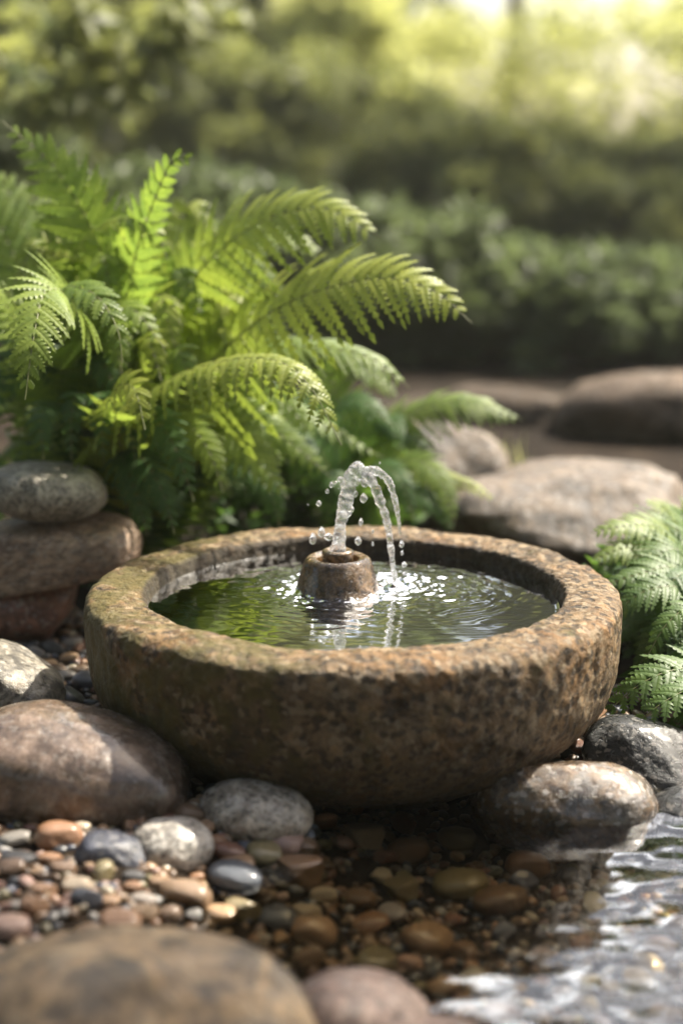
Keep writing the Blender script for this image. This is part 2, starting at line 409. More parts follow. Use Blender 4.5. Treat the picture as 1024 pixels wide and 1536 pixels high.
amp = .0055*fbm(bV*7, 2)+.0030*fbm(bV*26+5, 3)+.0019*fbm(bV*85+9, 3)-.0022*np.clip(fbm(bV*40+31, 2)-.25, 0, 1)*4
taper = np.clip(np.hypot(bV[:, 0], bV[:, 1])/.1, 0, 1)
bV = bV+bN*(amp*taper)[:, None]
basin = empty('stone_basin', (0, 0, 0))
tag(basin, 'wide round carved granite basin full of rippling water standing in the pond edge', 'fountain basin')
bowl = link('bowl', mesh_np('bowl', bV, grid_faces(NA, len(pz), True)), M_GRANITE, basin)

# fountain nozzle
NOZ = Vector((-.0185, .062, .150))
noz = empty('fountain_nozzle', (NOZ.x, NOZ.y, .078))
tag(noz, 'brown wet stone fountain nozzle shaped like a blunt cone in the middle of the basin', 'fountain nozzle')
def lathe(pts, na, n, jitter=.0006, seed=0, sc_=60):
    p = catmull([(a, b, 0) for a, b in pts], n)[:, :2]; t = np.arange(na)*2*np.pi/na
    V = np.stack([np.cos(t)[:, None]*p[:, 0], np.sin(t)[:, None]*p[:, 0], np.broadcast_to(p[:, 1], (na, n))], -1).reshape(-1, 3)
    d = fbm(V*sc_+seed, 3)*jitter
    rr = np.hypot(V[:, 0], V[:, 1])+1e-6
    V[:, 0] += V[:, 0]/rr*d; V[:, 1] += V[:, 1]/rr*d; V[:, 2] += d*.6
    return mesh_np('lathe', V, grid_faces(na, n, True))
M_NOZ = rock_mat('wet_brown_stone', [(.030, .017, .007), (.088, .048, .016), (.175, .098, .034), (.105, .062, .025)], 34, .25, .25, 300,
                 light=(.35, .2, .08), coat=.75, bump=.5, pits=.5)
link('cone', lathe([(.055, 0), (.0535, .05), (.0520, .070), (.0503, .078), (.0452, .095), (.0405, .110), (.0372, .1168), (.033, .1193), (.0285, .1190),
                    (.0248, .1170), (.0238, .112), (.023, .104), (.010, .102), (0, .102)], 160, 90, .0011, 3, 45), M_NOZ, noz)
link('spout', lathe([(.0175, .100), (.0180, .112), (.0186, .1225), (.0180, .1265), (.0150, .1282), (.0110, .1275), (.0085, .1245), (.0080, .115), (0, .112)], 96, 50, .0006, 8, 60), M_NOZ, noz)

# basin water with real ripples
IMP = Vector((.0475, .075, .150))
def basin_water():
    nr_, na_ = 230, 560
    r = np.linspace(0, 1, nr_)**.85*.2345; t = np.arange(na_)*2*np.pi/na_
    X = (np.cos(t)[:, None]*r).ravel(); Y = (np.sin(t)[:, None]*r).ravel()
    P = np.stack([X*28, Y*28, 0*X], -1); wob = fbm(P*.6, 2)*.016
    d1 = np.hypot(X-NOZ.x, Y-NOZ.y)+wob; d2 = np.hypot(X-IMP.x, Y-IMP.y)+wob*.8
    d3 = np.hypot(X-.10, Y-.03)+wob
    h = .0003*np.exp(-d1/.10)*np.sin(d1*2*np.pi/.021)
    h += .0007*np.exp(-d2/.05)*np.sin(d2*2*np.pi/.0175+1)
    h += .0002*np.exp(-d3/.10)*np.sin(d3*2*np.pi/.019)
    near = np.exp(-(np.minimum(np.abs(d1-.047)*1.3, d2))/.030)
    Q = np.stack([X*75, Y*75, 0*X+2], -1)
    h += .0068*near*perlin(Q)+.0034*near*perlin(Q*2.1+7)
    h += (.0006*perlin(np.stack([X*38, Y*52, 0*X+9], -1))+.00018*perlin(np.stack([X*90, Y*120, 0*X+5], -1)))*np.clip(1.25-d1/.22, .3, 1)
    h += .0035*np.exp(-(d2/.012)**2)*perlin(Q*2.5)+.0025*np.exp(-((d2-.014)/.007)**2)
    rr = np.hypot(X, Y)
    h += .0012*np.exp(-(.2312-rr)/.004)*(rr < .2322)
    return mesh_np('basin_water', np.stack([X, Y, .1605+h], -1), grid_faces(na_, nr_, True))
M_BWATER = water_mat('basin_water', (.36, .28, .15), 60, 0, 0, refl=.72, ior=1.333)
tag(link('basin_water', basin_water(), M_BWATER), kind='structure')

# ------------------------------------------------------------------ pond water
M_POND = water_mat('pond_water', (.97, .91, .72), 13, 0, 0, ior=1.6, rough=.05)


# ------------------------------------------------------------------ rocks
def rock_mesh(size, seed, sub=5, lump=.16, p=2.3, cuts=3, fine=.02, flat_bottom=0.0):
    rs = np.random.RandomState(seed); V, F = ico(sub); U = V.copy()
    n = (np.abs(U)**p).sum(1)**(1/p); U = U/n[:, None]
    for k in range(cuts):
        d = rs.normal(size=3); d /= np.linalg.norm(d); lim = rs.uniform(.62, .85)
        e = U@d-lim; U = U-np.outer(np.where(e > 0, e*.75, 0), d)
    o = rs.uniform(0, 50, 3)
    U = U*(1+lump*perlin(V*1.15+o)+lump*.45*perlin(V*2.4+o*2)+fine*fbm(V*6+o, 3))[:, None]
    if flat_bottom:
        U[:, 2] = np.where(U[:, 2] < -flat_bottom, -flat_bottom+(U[:, 2]+flat_bottom)*.25, U[:, 2])
    return mesh_np('stone', U*np.array(size), F)
STONES = []
ANCH = []        # named stones, for describing the pebbles next to them
FOOT = []        # occupied ellipses on the ground (x, y, rx, ry)
def stone(name, label, cat, loc, size, seed, mat, rot=(0, 0, 0), anchor=None, group=None, foot=True, **kw):
    o = link(name, rock_mesh(size, seed, **kw), mat); o.location = loc; o.rotation_euler = Euler([R(a) for a in rot])
    tag(o, label, cat, group); STONES.append(o)
    if anchor: ANCH.append((anchor, *to_px(loc)))
    if foot: FOOT.append((loc[0], loc[1], size[0], size[1], R(rot[2])))
    return o

M_TOP = rock_mat('grey_river_stone', [(.13, .118, .094), (.26, .235, .188), (.39, .355, .29), (.30, .26, .20)], 12, .42, .55, 260, bump=.5)
M_MID = rock_mat('brown_banded_stone', [(.11, .072, .047), (.26, .165, .104), (.40, .28, .19), (.31, .197, .126)], 10, .40, .4, 240, stretch=(1, 1, 2.2), veins=.35, coat=.15, bump=.9, patch=((.30, .24, .17), 22, .62))
M_RED = rock_mat('reddish_stone', [(.08, .034, .022), (.19, .080, .048), (.27, .130, .078), (.18, .088, .055)], 13, .38, .35, 240, bump=.6, coat=.2)
M_GREYB = rock_mat('rough_grey_boulder', [(.07, .062, .048), (.19, .172, .138), (.30, .275, .225), (.22, .185, .14)], 13, .38, .5, 220, veins=.55, bump=.8)
M_BROWN = rock_mat('wet_brown_boulder', [(.042, .028, .018), (.10, .068, .043), (.175, .126, .092), (.125, .09, .067), (.062, .045, .031)], 9, .22, .18, 200, coat=.45, veins=.18, bump=.45, pits=.15,
                   patch=((.30, .25, .14), 17, .68))
M_DARK = rock_mat('dark_green_grey_stone', [(.022, .022, .019), (.05, .05, .043), (.09, .088, .075)], 16, .35, .35, 240, coat=.2)
M_OVAL = rock_mat('mottled_grey_stone', [(.14, .115, .087), (.28, .235, .188), (.45, .40, .34), (.34, .285, .22)], 17, .36, .5, 260, bump=.45, coat=.2)
M_WHITE = rock_mat('white_speckled_stone', [(.13, .115, .10), (.32, .295, .26), (.52, .50, .46), (.36, .32, .265)], 22, .36, .5, 230, bump=.45, coat=.15, patch=((.30, .20, .11), 30, .60))
M_BLUE = rock_mat('blue_black_stone', [(.022, .025, .036), (.045, .050, .070), (.085, .09, .115)], 17, .33, .2, 260, bump=.4)
M_FRONT = rock_mat('tan_blotched_boulder', [(.045, .037, .026), (.105, .078, .046), (.26, .18, .095), (.12, .092, .06), (.05, .043, .033)], 9, .5, .0, 160, patch=((.42, .32, .19), 20, .55))
M_PINK = rock_mat('pinkish_boulder', [(.10, .068, .055), (.24, .165, .13), (.36, .27, .22)], 14, .4, .3, 200)
M_WET = rock_mat('wet_speckled_boulder', [(.028, .018, .009), (.088, .053, .024), (.150, .092, .044), (.115, .096, .078), (.058, .043, .029)], 13, .2, .55, 190, coat=.8, light=(.5, .46, .42), bump=.8)
M_BLACK = rock_mat('black_slate_stone', [(.006, .007, .007), (.014, .016, .016), (.034, .036, .035)], 18, .3, .25, 240, coat=.12, spec=.3, patch=((.22, .22, .21), 13, .74))
M_BACK = rock_mat('weathered_tan_rock', [(.028, .021, .014), (.085, .062, .042), (.145, .108, .075), (.09, .067, .046)], 7, .6, .3, 120, veins=.35, bump=1.0)

GL = .024
# stacked cairn on the left
stone('stacked_stone', 'dark reddish brown rounded stone at the bottom of the left stone stack', 'stone', (-.445, .335, .062), (.088, .07, .050), 11, M_RED, (0, 3, 8), 'red stacked stone', 'three stones stacked at the left', lump=.10)
stone('stacked_stone', 'wide flat brown stone in the middle of the left stone stack', 'stone', (-.410, .318, .136), (.128, .078, .050), 5, M_MID, (2, -7, 4), None, 'three stones stacked at the left', foot=False, lump=.09, p=2.5)
stone('stacked_stone', 'smooth grey oval stone on top of the left stone stack', 'stone', (-.403, .318, .222), (.081, .060, .0415), 21, M_TOP, (0, 4, 3), None, 'three stones stacked at the left', foot=False, lump=.06, cuts=1, p=2.1)
# boulders on the left bank
stone('boulder', 'rough grey sloping boulder between the stone stack and the large brown boulder', 'boulder', (-.418, .030, .036), (.082, .075, .060), 33, M_GREYB, (4, 22, 10), 'rough grey boulder', lump=.16, p=2.6, cuts=4)
stone('boulder', 'large smooth wet brown boulder with a pale lichen spot at the left of the basin', 'boulder', (-.290, -.225, .044), (.125, .085, .062), 8, M_BROWN, (0, 7, -8), 'large brown boulder', lump=.11, p=2.5, cuts=3)
stone('stone', 'dark green grey angular stone wedged between the brown boulder and the basin', 'stone', (-.148, -.165, .026), (.036, .034, .032), 14, M_DARK, (0, 14, 20), 'dark angular stone', lump=.18, p=2.7, cuts=5)
stone('stone', 'mottled grey oval stone lying against the basin foot at the waterline', 'stone', (-.099, -.272, .022), (.057, .042, .0305), 25, M_OVAL, (0, 6, -6), 'mottled oval stone', lump=.06, cuts=0, p=2.15)
stone('stone', 'white and grey speckled round stone in front of the large brown boulder', 'stone', (-.174, -.342, .018), (.039, .034, .0255), 40, M_WHITE, (0, 4, 12), 'white speckled stone', lump=.10, cuts=2)
stone('stone', 'blue black angular stone left of the white speckled stone', 'stone', (-.227, -.372, .018), (.034, .030, .023), 52, M_BLUE, (0, 18, -14), 'blue black stone', lump=.13, cuts=4, p=2.6)
stone('boulder', 'big tan and dark blotched boulder out of focus in the bottom left foreground', 'boulder', (-.172, -.675, .006), (.140, .10, .080), 61, M_FRONT, (0, 3, 4), None, lump=.09, cuts=2, p=2.4)
stone('boulder', 'pinkish grey boulder half under water at the bottom edge beside the tan boulder', 'boulder', (.000, -.615, -.004), (.054, .05, .034), 64, M_PINK, (0, 4, 0), 'pink boulder', lump=.10, cuts=2)
stone('boulder', 'rounded brownish grey boulder half under water at the bottom centre edge of the photo', 'boulder', (.058, -.665, -.010), (.045, .045, .028), 66, M_PINK, (0, 0, 30), None, lump=.12, cuts=2)
# right
stone('boulder', 'wet speckled brown boulder rising from the pond at the right front of the basin', 'boulder', (.217, -.190, -.004), (.098, .070, .057), 71, M_WET, (0, 5, -6), 'wet speckled boulder', lump=.10, cuts=3, p=2.4)
stone('boulder', 'black slate boulder with a pale patch under the right fern', 'boulder', (.325, -.105, .008), (.078, .06, .040), 77, M_BLACK, (0, 16, -12), 'black slate boulder', lump=.13, cuts=4, p=2.5)
stone('boulder', 'small black wet stone behind the wet speckled boulder at the right edge', 'stone', (.355, -.200, -.006), (.05, .036, .022), 79, M_BLACK, (0, 0, 10), None, lump=.13, cuts=3)
# behind the basin
stone('boulder', 'large weathered tan boulder behind the basin and above the right fern', 'boulder', (.370, .80, .055), (.250, .17, .125), 83, M_BACK, (0, -2, 8), None, lump=.24, cuts=7, p=2.6, fine=.045)
stone('boulder', 'flat pale boulder behind the fountain beside the fern tips', 'boulder', (.150, 1.05, .085), (.135, .12, .115), 88, M_BACK, (0, 8, 0), None, lump=.15, cuts=4)
M_FARB = rock_mat('dark_brown_rock', [(.026, .020, .015), (.066, .050, .037), (.11, .085, .064)], 7, .85, .2, 120, bump=1.0, spec=.12)
M_FARP = rock_mat('pale_brown_rock', [(.06, .045, .034), (.13, .098, .073), (.20, .152, .115)], 7, .8, .2, 120, bump=1.0, spec=.2)
stone('boulder', 'long pale blurred rock far behind the basin at the right edge', 'boulder', (.740, 1.85, .060), (.26, .20, .125), 91, M_FARP, (0, 0, 0), None, lump=.16, cuts=3)
stone('boulder', 'dark brown blurred rock far behind the basin left of the long pale rock', 'boulder', (.410, 2.05, .020), (.20, .18, .10), 95, M_FARB, (0, 0, 20), None, lump=.2, cuts=4)
stone('boulder', 'low brown blurred rock far behind, just above the flat pale boulder', 'boulder', (.20, 2.15, .0), (.16, .14, .07), 97, M_FARB, (0, 0, -20), None, lump=.2, cuts=4)

# the pond's surface, drawn up a little where it meets stone
def waterline(o):
    """points where a stone's skin crosses the water level"""
    me = o.data; n = len(me.vertices); V = np.empty(n*3); me.vertices.foreach_get('co', V)
    o_m = np.array(o.matrix_basis); W = V.reshape(-1, 3)@o_m[:3, :3].T+o_m[:3, 3]
    return W[np.abs(W[:, 2]) < .004, :2]
def pond():
    ex = np.concatenate([np.linspace(-1.6, -.35, 10), np.arange(-.34, .62, .0042), np.linspace(.66, 3.0, 12)])
    ey = np.concatenate([np.linspace(-6, -.95, 12), np.arange(-.93, .10, .0042)])
    X, Y = np.meshgrid(ex, ey, indexing='ij'); x = X.ravel(); y = Y.ravel()
    # ripples run across the open right side, calm against the bank
    q = np.clip((x+.05-(y+.63)*.70)/.24, 0, 1)*np.clip((-.17-y)/.10, .0, 1)
    wx = x+.02*perlin(np.stack([x*6, y*6, 0*x+8], -1)); wy = y+.012*perlin(np.stack([x*7, y*7, 0*x+3], -1))
    h = (.0025*perlin(np.stack([wx*14+wy*5, wy*30, 0*x], -1))+.0012*perlin(np.stack([wx*27-wy*9, wy*46, 0*x+4], -1))+.0004*perlin(np.stack([wx*60, wy*95, 0*x+6], -1)))*(.03+.97*q)
    rr = np.hypot(x, y); d = np.abs(rr-.205)
    kd = kdtree.KDTree(sum(len(p) for p in WL)); c = 0
    for p in WL:
        for a in p: kd.insert((a[0], a[1], 0), c); c += 1
    kd.balance()
    near = (np.abs(x-.2) < .5) & (y > -.8) & (y < .05)
    d2 = np.full(len(x), 1.0); ii = np.where(near)[0]
    d2[ii] = [kd.find((x[k], y[k], 0))[2] for k in ii]
    h += .0030*np.exp(-np.minimum(d, d2)/.0055)
    return mesh_np('water', np.stack([x, y, h], -1), grid_faces(len(ex), len(ey)))
WL = [waterline(o) for o in STONES]
tag(link('water', pond(), M_POND), kind='structure')

# ------------------------------------------------------------------ pebbles
PCOL = {'tan': (.34, .22, .125), 'orange brown': (.29, .155, .080), 'dark grey': (.055, .055, .058), 'slate blue': (.075, .085, .115), 'pale grey': (.33, .31, .28),
        'pinkish': (.36, .235, .185), 'reddish brown': (.18, .085, .055), 'cream': (.46, .39, .28), 'brown': (.17, .105, .058), 'olive': (.20, .17, .085)}
def pebble_mat(name, rough, coat):
    g = 1.0
    return rock_mat(name, [(.62*g,)*3, (.95*g, .93*g, .9*g), (1.25*g, 1.2*g, 1.15*g), (.85*g,)*3], 30, rough, .22, 320, dark=(.35, .33, .3), light=(1.5, 1.45, 1.4), tint=True, coat=coat, bump=.35, pits=.2)
M_PEB = pebble_mat('river_pebble', .36, .35); M_PEBW = pebble_mat('wet_river_pebble', .28, .6)
PCOL = {k: tuple(v*.78 for v in c) for k, c in PCOL.items()}
PM = []
for k in range(14):
    rs = random.Random(k)
    me = rock_mesh((1, rs.uniform(.68, .95), rs.uniform(.42, .72)), 300+k, 4, .13, rs.uniform(2.1, 2.6), rs.choice([1, 2, 3, 4]), .012); me.name = 'pebble'
    PM.append(me)
for me in PM: me.materials.append(M_PEB)
PEB = []   # (obj, colour, size)
rng = random.Random(5)
def pebble(x, y, r, cname, z=None, rot=None, k=None, squash=1.0, wet=False):
    me = PM[rng.randrange(14) if k is None else k]
    o = bpy.data.objects.new('pebble', me); COL.objects.link(o)
    g = gh(x, y)
    o.location = (x, y, g+r*.30 if z is None else z)
    o.scale = (r, r, r*squash)
    o.rotation_euler = rot or (rng.uniform(-.3, .3), rng.uniform(-.3, .3), rng.uniform(0, 6.28))
    c = PCOL[cname]; v = rng.uniform(.8, 1.2)*(1.45 if g < -.004 else 1.0)  # lighter colour under water stands in for light in the dim pool
    o.color = (c[0]*v*rng.uniform(.95, 1.05), c[1]*v, c[2]*v*rng.uniform(.93, 1.07), 1)
    if wet or g < .004:
        o.material_slots[0].link = 'OBJECT'; o.material_slots[0].material = M_PEBW
    PEB.append((o, cname, r)); FOOT.append((x, y, r*.9, r*.8, 0))
    return o
# pebbles that stand out in the photograph: (px, py, half width px, colour)
HERO = [(88, 1255, 36, 'orange brown'), (286, 1218, 24, 'brown'), (278, 1343, 42, 'tan'), (355, 1325, 44, 'slate blue'), (425, 1272, 31, 'pinkish'), (545, 1262, 35, 'cream'),
        (25, 1256, 26, 'pale grey'), (30, 1290, 30, 'dark grey'), (75, 1285, 20, 'orange brown'), (18, 1300, 22, 'brown'), (65, 1332, 21, 'tan'), (115, 1325, 22, 'cream'),
        (130, 1343, 26, 'slate blue'), (52, 1355, 24, 'orange brown'), (132, 1372, 20, 'tan'), (15, 1390, 36, 'pinkish'), (95, 1300, 20, 'brown'), (180, 1374, 32, 'orange brown'),
        (215, 1345, 22, 'pale grey'), (165, 1340, 18, 'tan'), (330, 1375, 26, 'tan'), (362, 1368, 30, 'olive'), (450, 1325, 40, 'brown'), (395, 1295, 28, 'olive'), (355, 1305, 28, 'tan'),
        (485, 1352, 22, 'cream'), (415, 1395, 30, 'slate blue'), (460, 1378, 24, 'cream'), (470, 1430, 36, 'tan'), (345, 1276, 26, 'reddish brown'), (370, 1266, 16, 'slate blue'),
        (325, 1248, 17, 'orange brown'), (304, 1250, 14, 'tan'), (295, 1312, 12, 'orange brown'), (487, 1232, 24, 'orange brown'), (460, 1287, 22, 'brown'), (455, 1255, 20, 'slate blue'),
        (540, 1360, 26, 'brown'), (600, 1345, 30, 'olive'), (555, 1392, 30, 'orange brown'), (640, 1410, 40, 'tan'), (570, 1335, 18, 'cream'), (610, 1300, 34, 'brown'), (690, 1330, 44, 'olive'),
        (750, 1355, 44, 'brown'), (560, 1450, 36, 'olive'), (685, 1270, 30, 'olive'), (790, 1300, 34, 'orange brown'), (215, 1362, 22, 'tan'), (240, 1316, 18, 'tan'), (200, 1322, 16, 'orange brown'),
        (35, 975, 16, 'slate blue'), (55, 978, 15, 'pale grey'), (108, 963, 17, 'pale grey'), (80, 972, 20, 'dark grey'), (105, 985, 15, 'tan'), (75, 992, 11, 'tan'), (88, 1003, 14, 'brown'), (130, 1022, 22, 'slate blue'), (12, 972, 14, 'reddish brown'), (100, 1010, 16, 'pale grey'),
        (100, 1050, 30, 'dark grey'), (120, 1000, 12, 'brown'), (898, 1112, 14, 'brown'), (870, 1122, 16, 'reddish brown'), (730, 1195, 14, 'tan')]
for px, py, hw, cn in HERO:
    p = G(px, py, .01); z0 = gh(p.x, p.y); p = G(px, py, z0+.006)
    r = hw/scale_at(p.y)
    pebble(p.x, p.y, r, cn, squash=.95, rot=(rng.uniform(-.2, .2), rng.uniform(-.2, .2), rng.uniform(-.5, .5)))
def free(x, y, r, f=.88):
    if math.hypot(x, y) < .178+r*.3: return False
    for (a, b, rx, ry, an) in FOOT:
        dx, dy = x-a, y-b; c, s = math.cos(an), math.sin(an)
        u, v = (dx*c+dy*s)/(rx+r), (-dx*s+dy*c)/(ry+r)
        if u*u+v*v < f*f: return False
    return True
WT = [('tan', 5), ('orange brown', 2.2), ('dark grey', 4.2), ('slate blue', 2.6), ('pale grey', 2), ('pinkish', 1.2), ('reddish brown', 2.4), ('cream', 1.2), ('brown', 4), ('olive', 1.4)]
def pickc(): return rng.choices([a for a, _ in WT], [b for _, b in WT])[0]
tries = 0
while len(PEB) < 292 and tries < 60000:
    tries += 1
    q = rng.random()
    if q < .62: px, py = rng.uniform(-15, 1040), rng.uniform(1190, 1500)
    elif q < .85: px, py = rng.uniform(-15, 500), rng.uniform(1185, 1400)
    elif q < .95: px, py = rng.uniform(-10, 260), rng.uniform(945, 1110)
    else: px, py = rng.uniform(860, 1030), rng.uniform(1085, 1200)
    p = G(px, py, .0); r = rng.choice([.0065, .008, .0095, .011, .013, .016])*(1 if tries < 20000 else .8)
    if px > 760 and py > 1300 and rng.random() < .5: continue
    if free(p.x, p.y, r): pebble(p.x, p.y, r, pickc())
ANCH += [('basin foot', 600, 1180), ('orange egg pebble', 88, 1255), ('flat tan pebble', 278, 1343), ('flat slate pebble', 355, 1325), ('big tan front boulder', 230, 1440), ('pale oval pebble', 545, 1262), ('basin left side', 150, 1040)]
def describe_pebbles():
    lab = {}
    for o, cn, r in PEB:
        X, Y = to_px(o.location); d = sorted((math.hypot(X-a[1], Y-a[2]), a) for a in ANCH)
        d0, a = next(((q, b) for q, b in d if q > 22), d[0])
        dx, dy = X-a[1], Y-a[2]
        rel = ('right of' if dx > 0 else 'left of') if abs(dx) > abs(dy) else ('below' if dy > 0 else 'behind')
        size = 'large' if r > .017 else ('small' if r < .0098 else 'medium')
        wet = 'under water' if o.location.z < -.004 else 'on gravel'
        lab.setdefault(f'{size} {cn} pebble {wet} {rel} the {a[0]}', []).append((d0, o))
    ordn = ['nearest', 'second nearest', 'third nearest', 'fourth nearest', 'fifth nearest', 'sixth nearest', 'seventh nearest', 'eighth nearest', 'ninth nearest', 'tenth nearest', 'eleventh nearest', 'twelfth nearest', 'thirteenth nearest', 'fourteenth nearest', 'fifteenth nearest']
    for l, L in lab.items():
        L.sort(key=lambda t: t[0])
        for i, (d0, o) in enumerate(L):
            tag(o, l if len(L) == 1 else f'{l}, {ordn[min(i, 14)]}', 'pebble', 'pebbles scattered around the basin and pond')
describe_pebbles()

# fine gravel under and between them, too many to count
def gravel():
    rs = np.random.RandomState(3); V0, F0 = ico(2); N = 9000
    pts = []
    x = rs.uniform(-.62, .75, N*2); y = rs.uniform(-.85, .55, N*2)
    ok = (np.hypot(x, y) > .165) & ((y < .02) | (x < -.2) & (y < .45) | (x > .25) & (y < .1))
    x, y = x[ok][:N], y[ok][:N]; n = len(x)
    h = ground_h(x, y); r = rs.uniform(.0035, .0085, n)
    Vs = np.repeat(V0[None], 3, 0)
    B = np.stack([V0*(1+.25*perlin(V0*1.3+rs.uniform(0, 40, 3)))[:, None]*np.array([1, rs.uniform(.65, .95), rs.uniform(.45, .7)]) for _ in range(16)])
    bi = rs.randint(0, 16, n); an = rs.uniform(0, 6.28, n); c, s = np.cos(an)[:, None], np.sin(an)[:, None]
    W = B[bi]*r[:, None, None]
    X = W[:, :, 0]*c-W[:, :, 1]*s; Y = W[:, :, 0]*s+W[:, :, 1]*c; Z = W[:, :, 2]
    tl = rs.uniform(-.4, .4, n)[:, None]; Z = Z+X*tl
    V = np.stack([X+x[:, None], Y+y[:, None], Z+(h+r*.12)[:, None]], -1).reshape(-1, 3)
    F = (F0[None]+(np.arange(n)*len(V0))[:, None, None]).reshape(-1, 3)
    me = mesh_np('gravel', V, F)
    names = [a for a, _ in WT]; pw = np.array([b for _, b in WT]); ci = rs.choice(len(names), n, p=pw/pw.sum())
    cols = np.array([PCOL[a] for a in names])[ci]*rs.uniform(.6, 1.15, (n, 1))
    ca = me.color_attributes.new('tint', 'FLOAT_COLOR', 'POINT')
    ca.data.foreach_set('color', np.concatenate([np.repeat(cols, len(V0), 0), np.ones((n*len(V0), 1))], 1).astype(np.float32).ravel())
    m, t, ns, ls = new_mat('gravel'); bs = ns['Principled BSDF']
    a = ns.new('ShaderNodeAttribute'); a.attribute_name = 'tint'; tc = ns.new('ShaderNodeTexCoord')
    nn = noise_n(ns, ls, tc.outputs['Object'], 240, 4, .6); rr = ramp(ns, [(.3, (.6, .6, .6)), (.7, (1.3, 1.3, 1.3))]); ls.new(nn.outputs[0], rr.inputs[0])
    ls.new(mixc(ns, ls, 1.0, a.outputs[0], rr.outputs[0], 'MULTIPLY'), bs.inputs['Base Color']); bs.inputs['Roughness'].default_value = .38
    bs.inputs['Coat Weight'].default_value = .15
    tag(link('gravel', me, m), 'fine mixed gravel between the larger pebbles and on the pond bed', 'gravel', kind='stuff')
gravel()

# ------------------------------------------------------------------ ferns
M_FERN = leaf_mat('fern_leaf', (.140, .225, .042), (.25, .42, .070), .42, .46, .32, .35, .25)
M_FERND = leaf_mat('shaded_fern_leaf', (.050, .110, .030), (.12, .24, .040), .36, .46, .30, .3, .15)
M_FERNB = leaf_mat('bright_fern_leaf', (.215, .285, .052), (.33, .50, .080), .42, .46, .30, .35, .22)  # bright and shaded copies of the fern leaf: light put into the colours
M_FERNM = leaf_mat('deep_green_fern_leaf', (.085, .165, .038), (.18, .34, .055), .40, .46, .32, .32, .2)
M_STALK, _t, _n, _l = new_mat('fern_stalk'); _n['Principled BSDF'].inputs['Base Color'].default_value = (.14, .15, .045, 1); _n['Principled BSDF'].inputs['Roughness'].default_value = .5

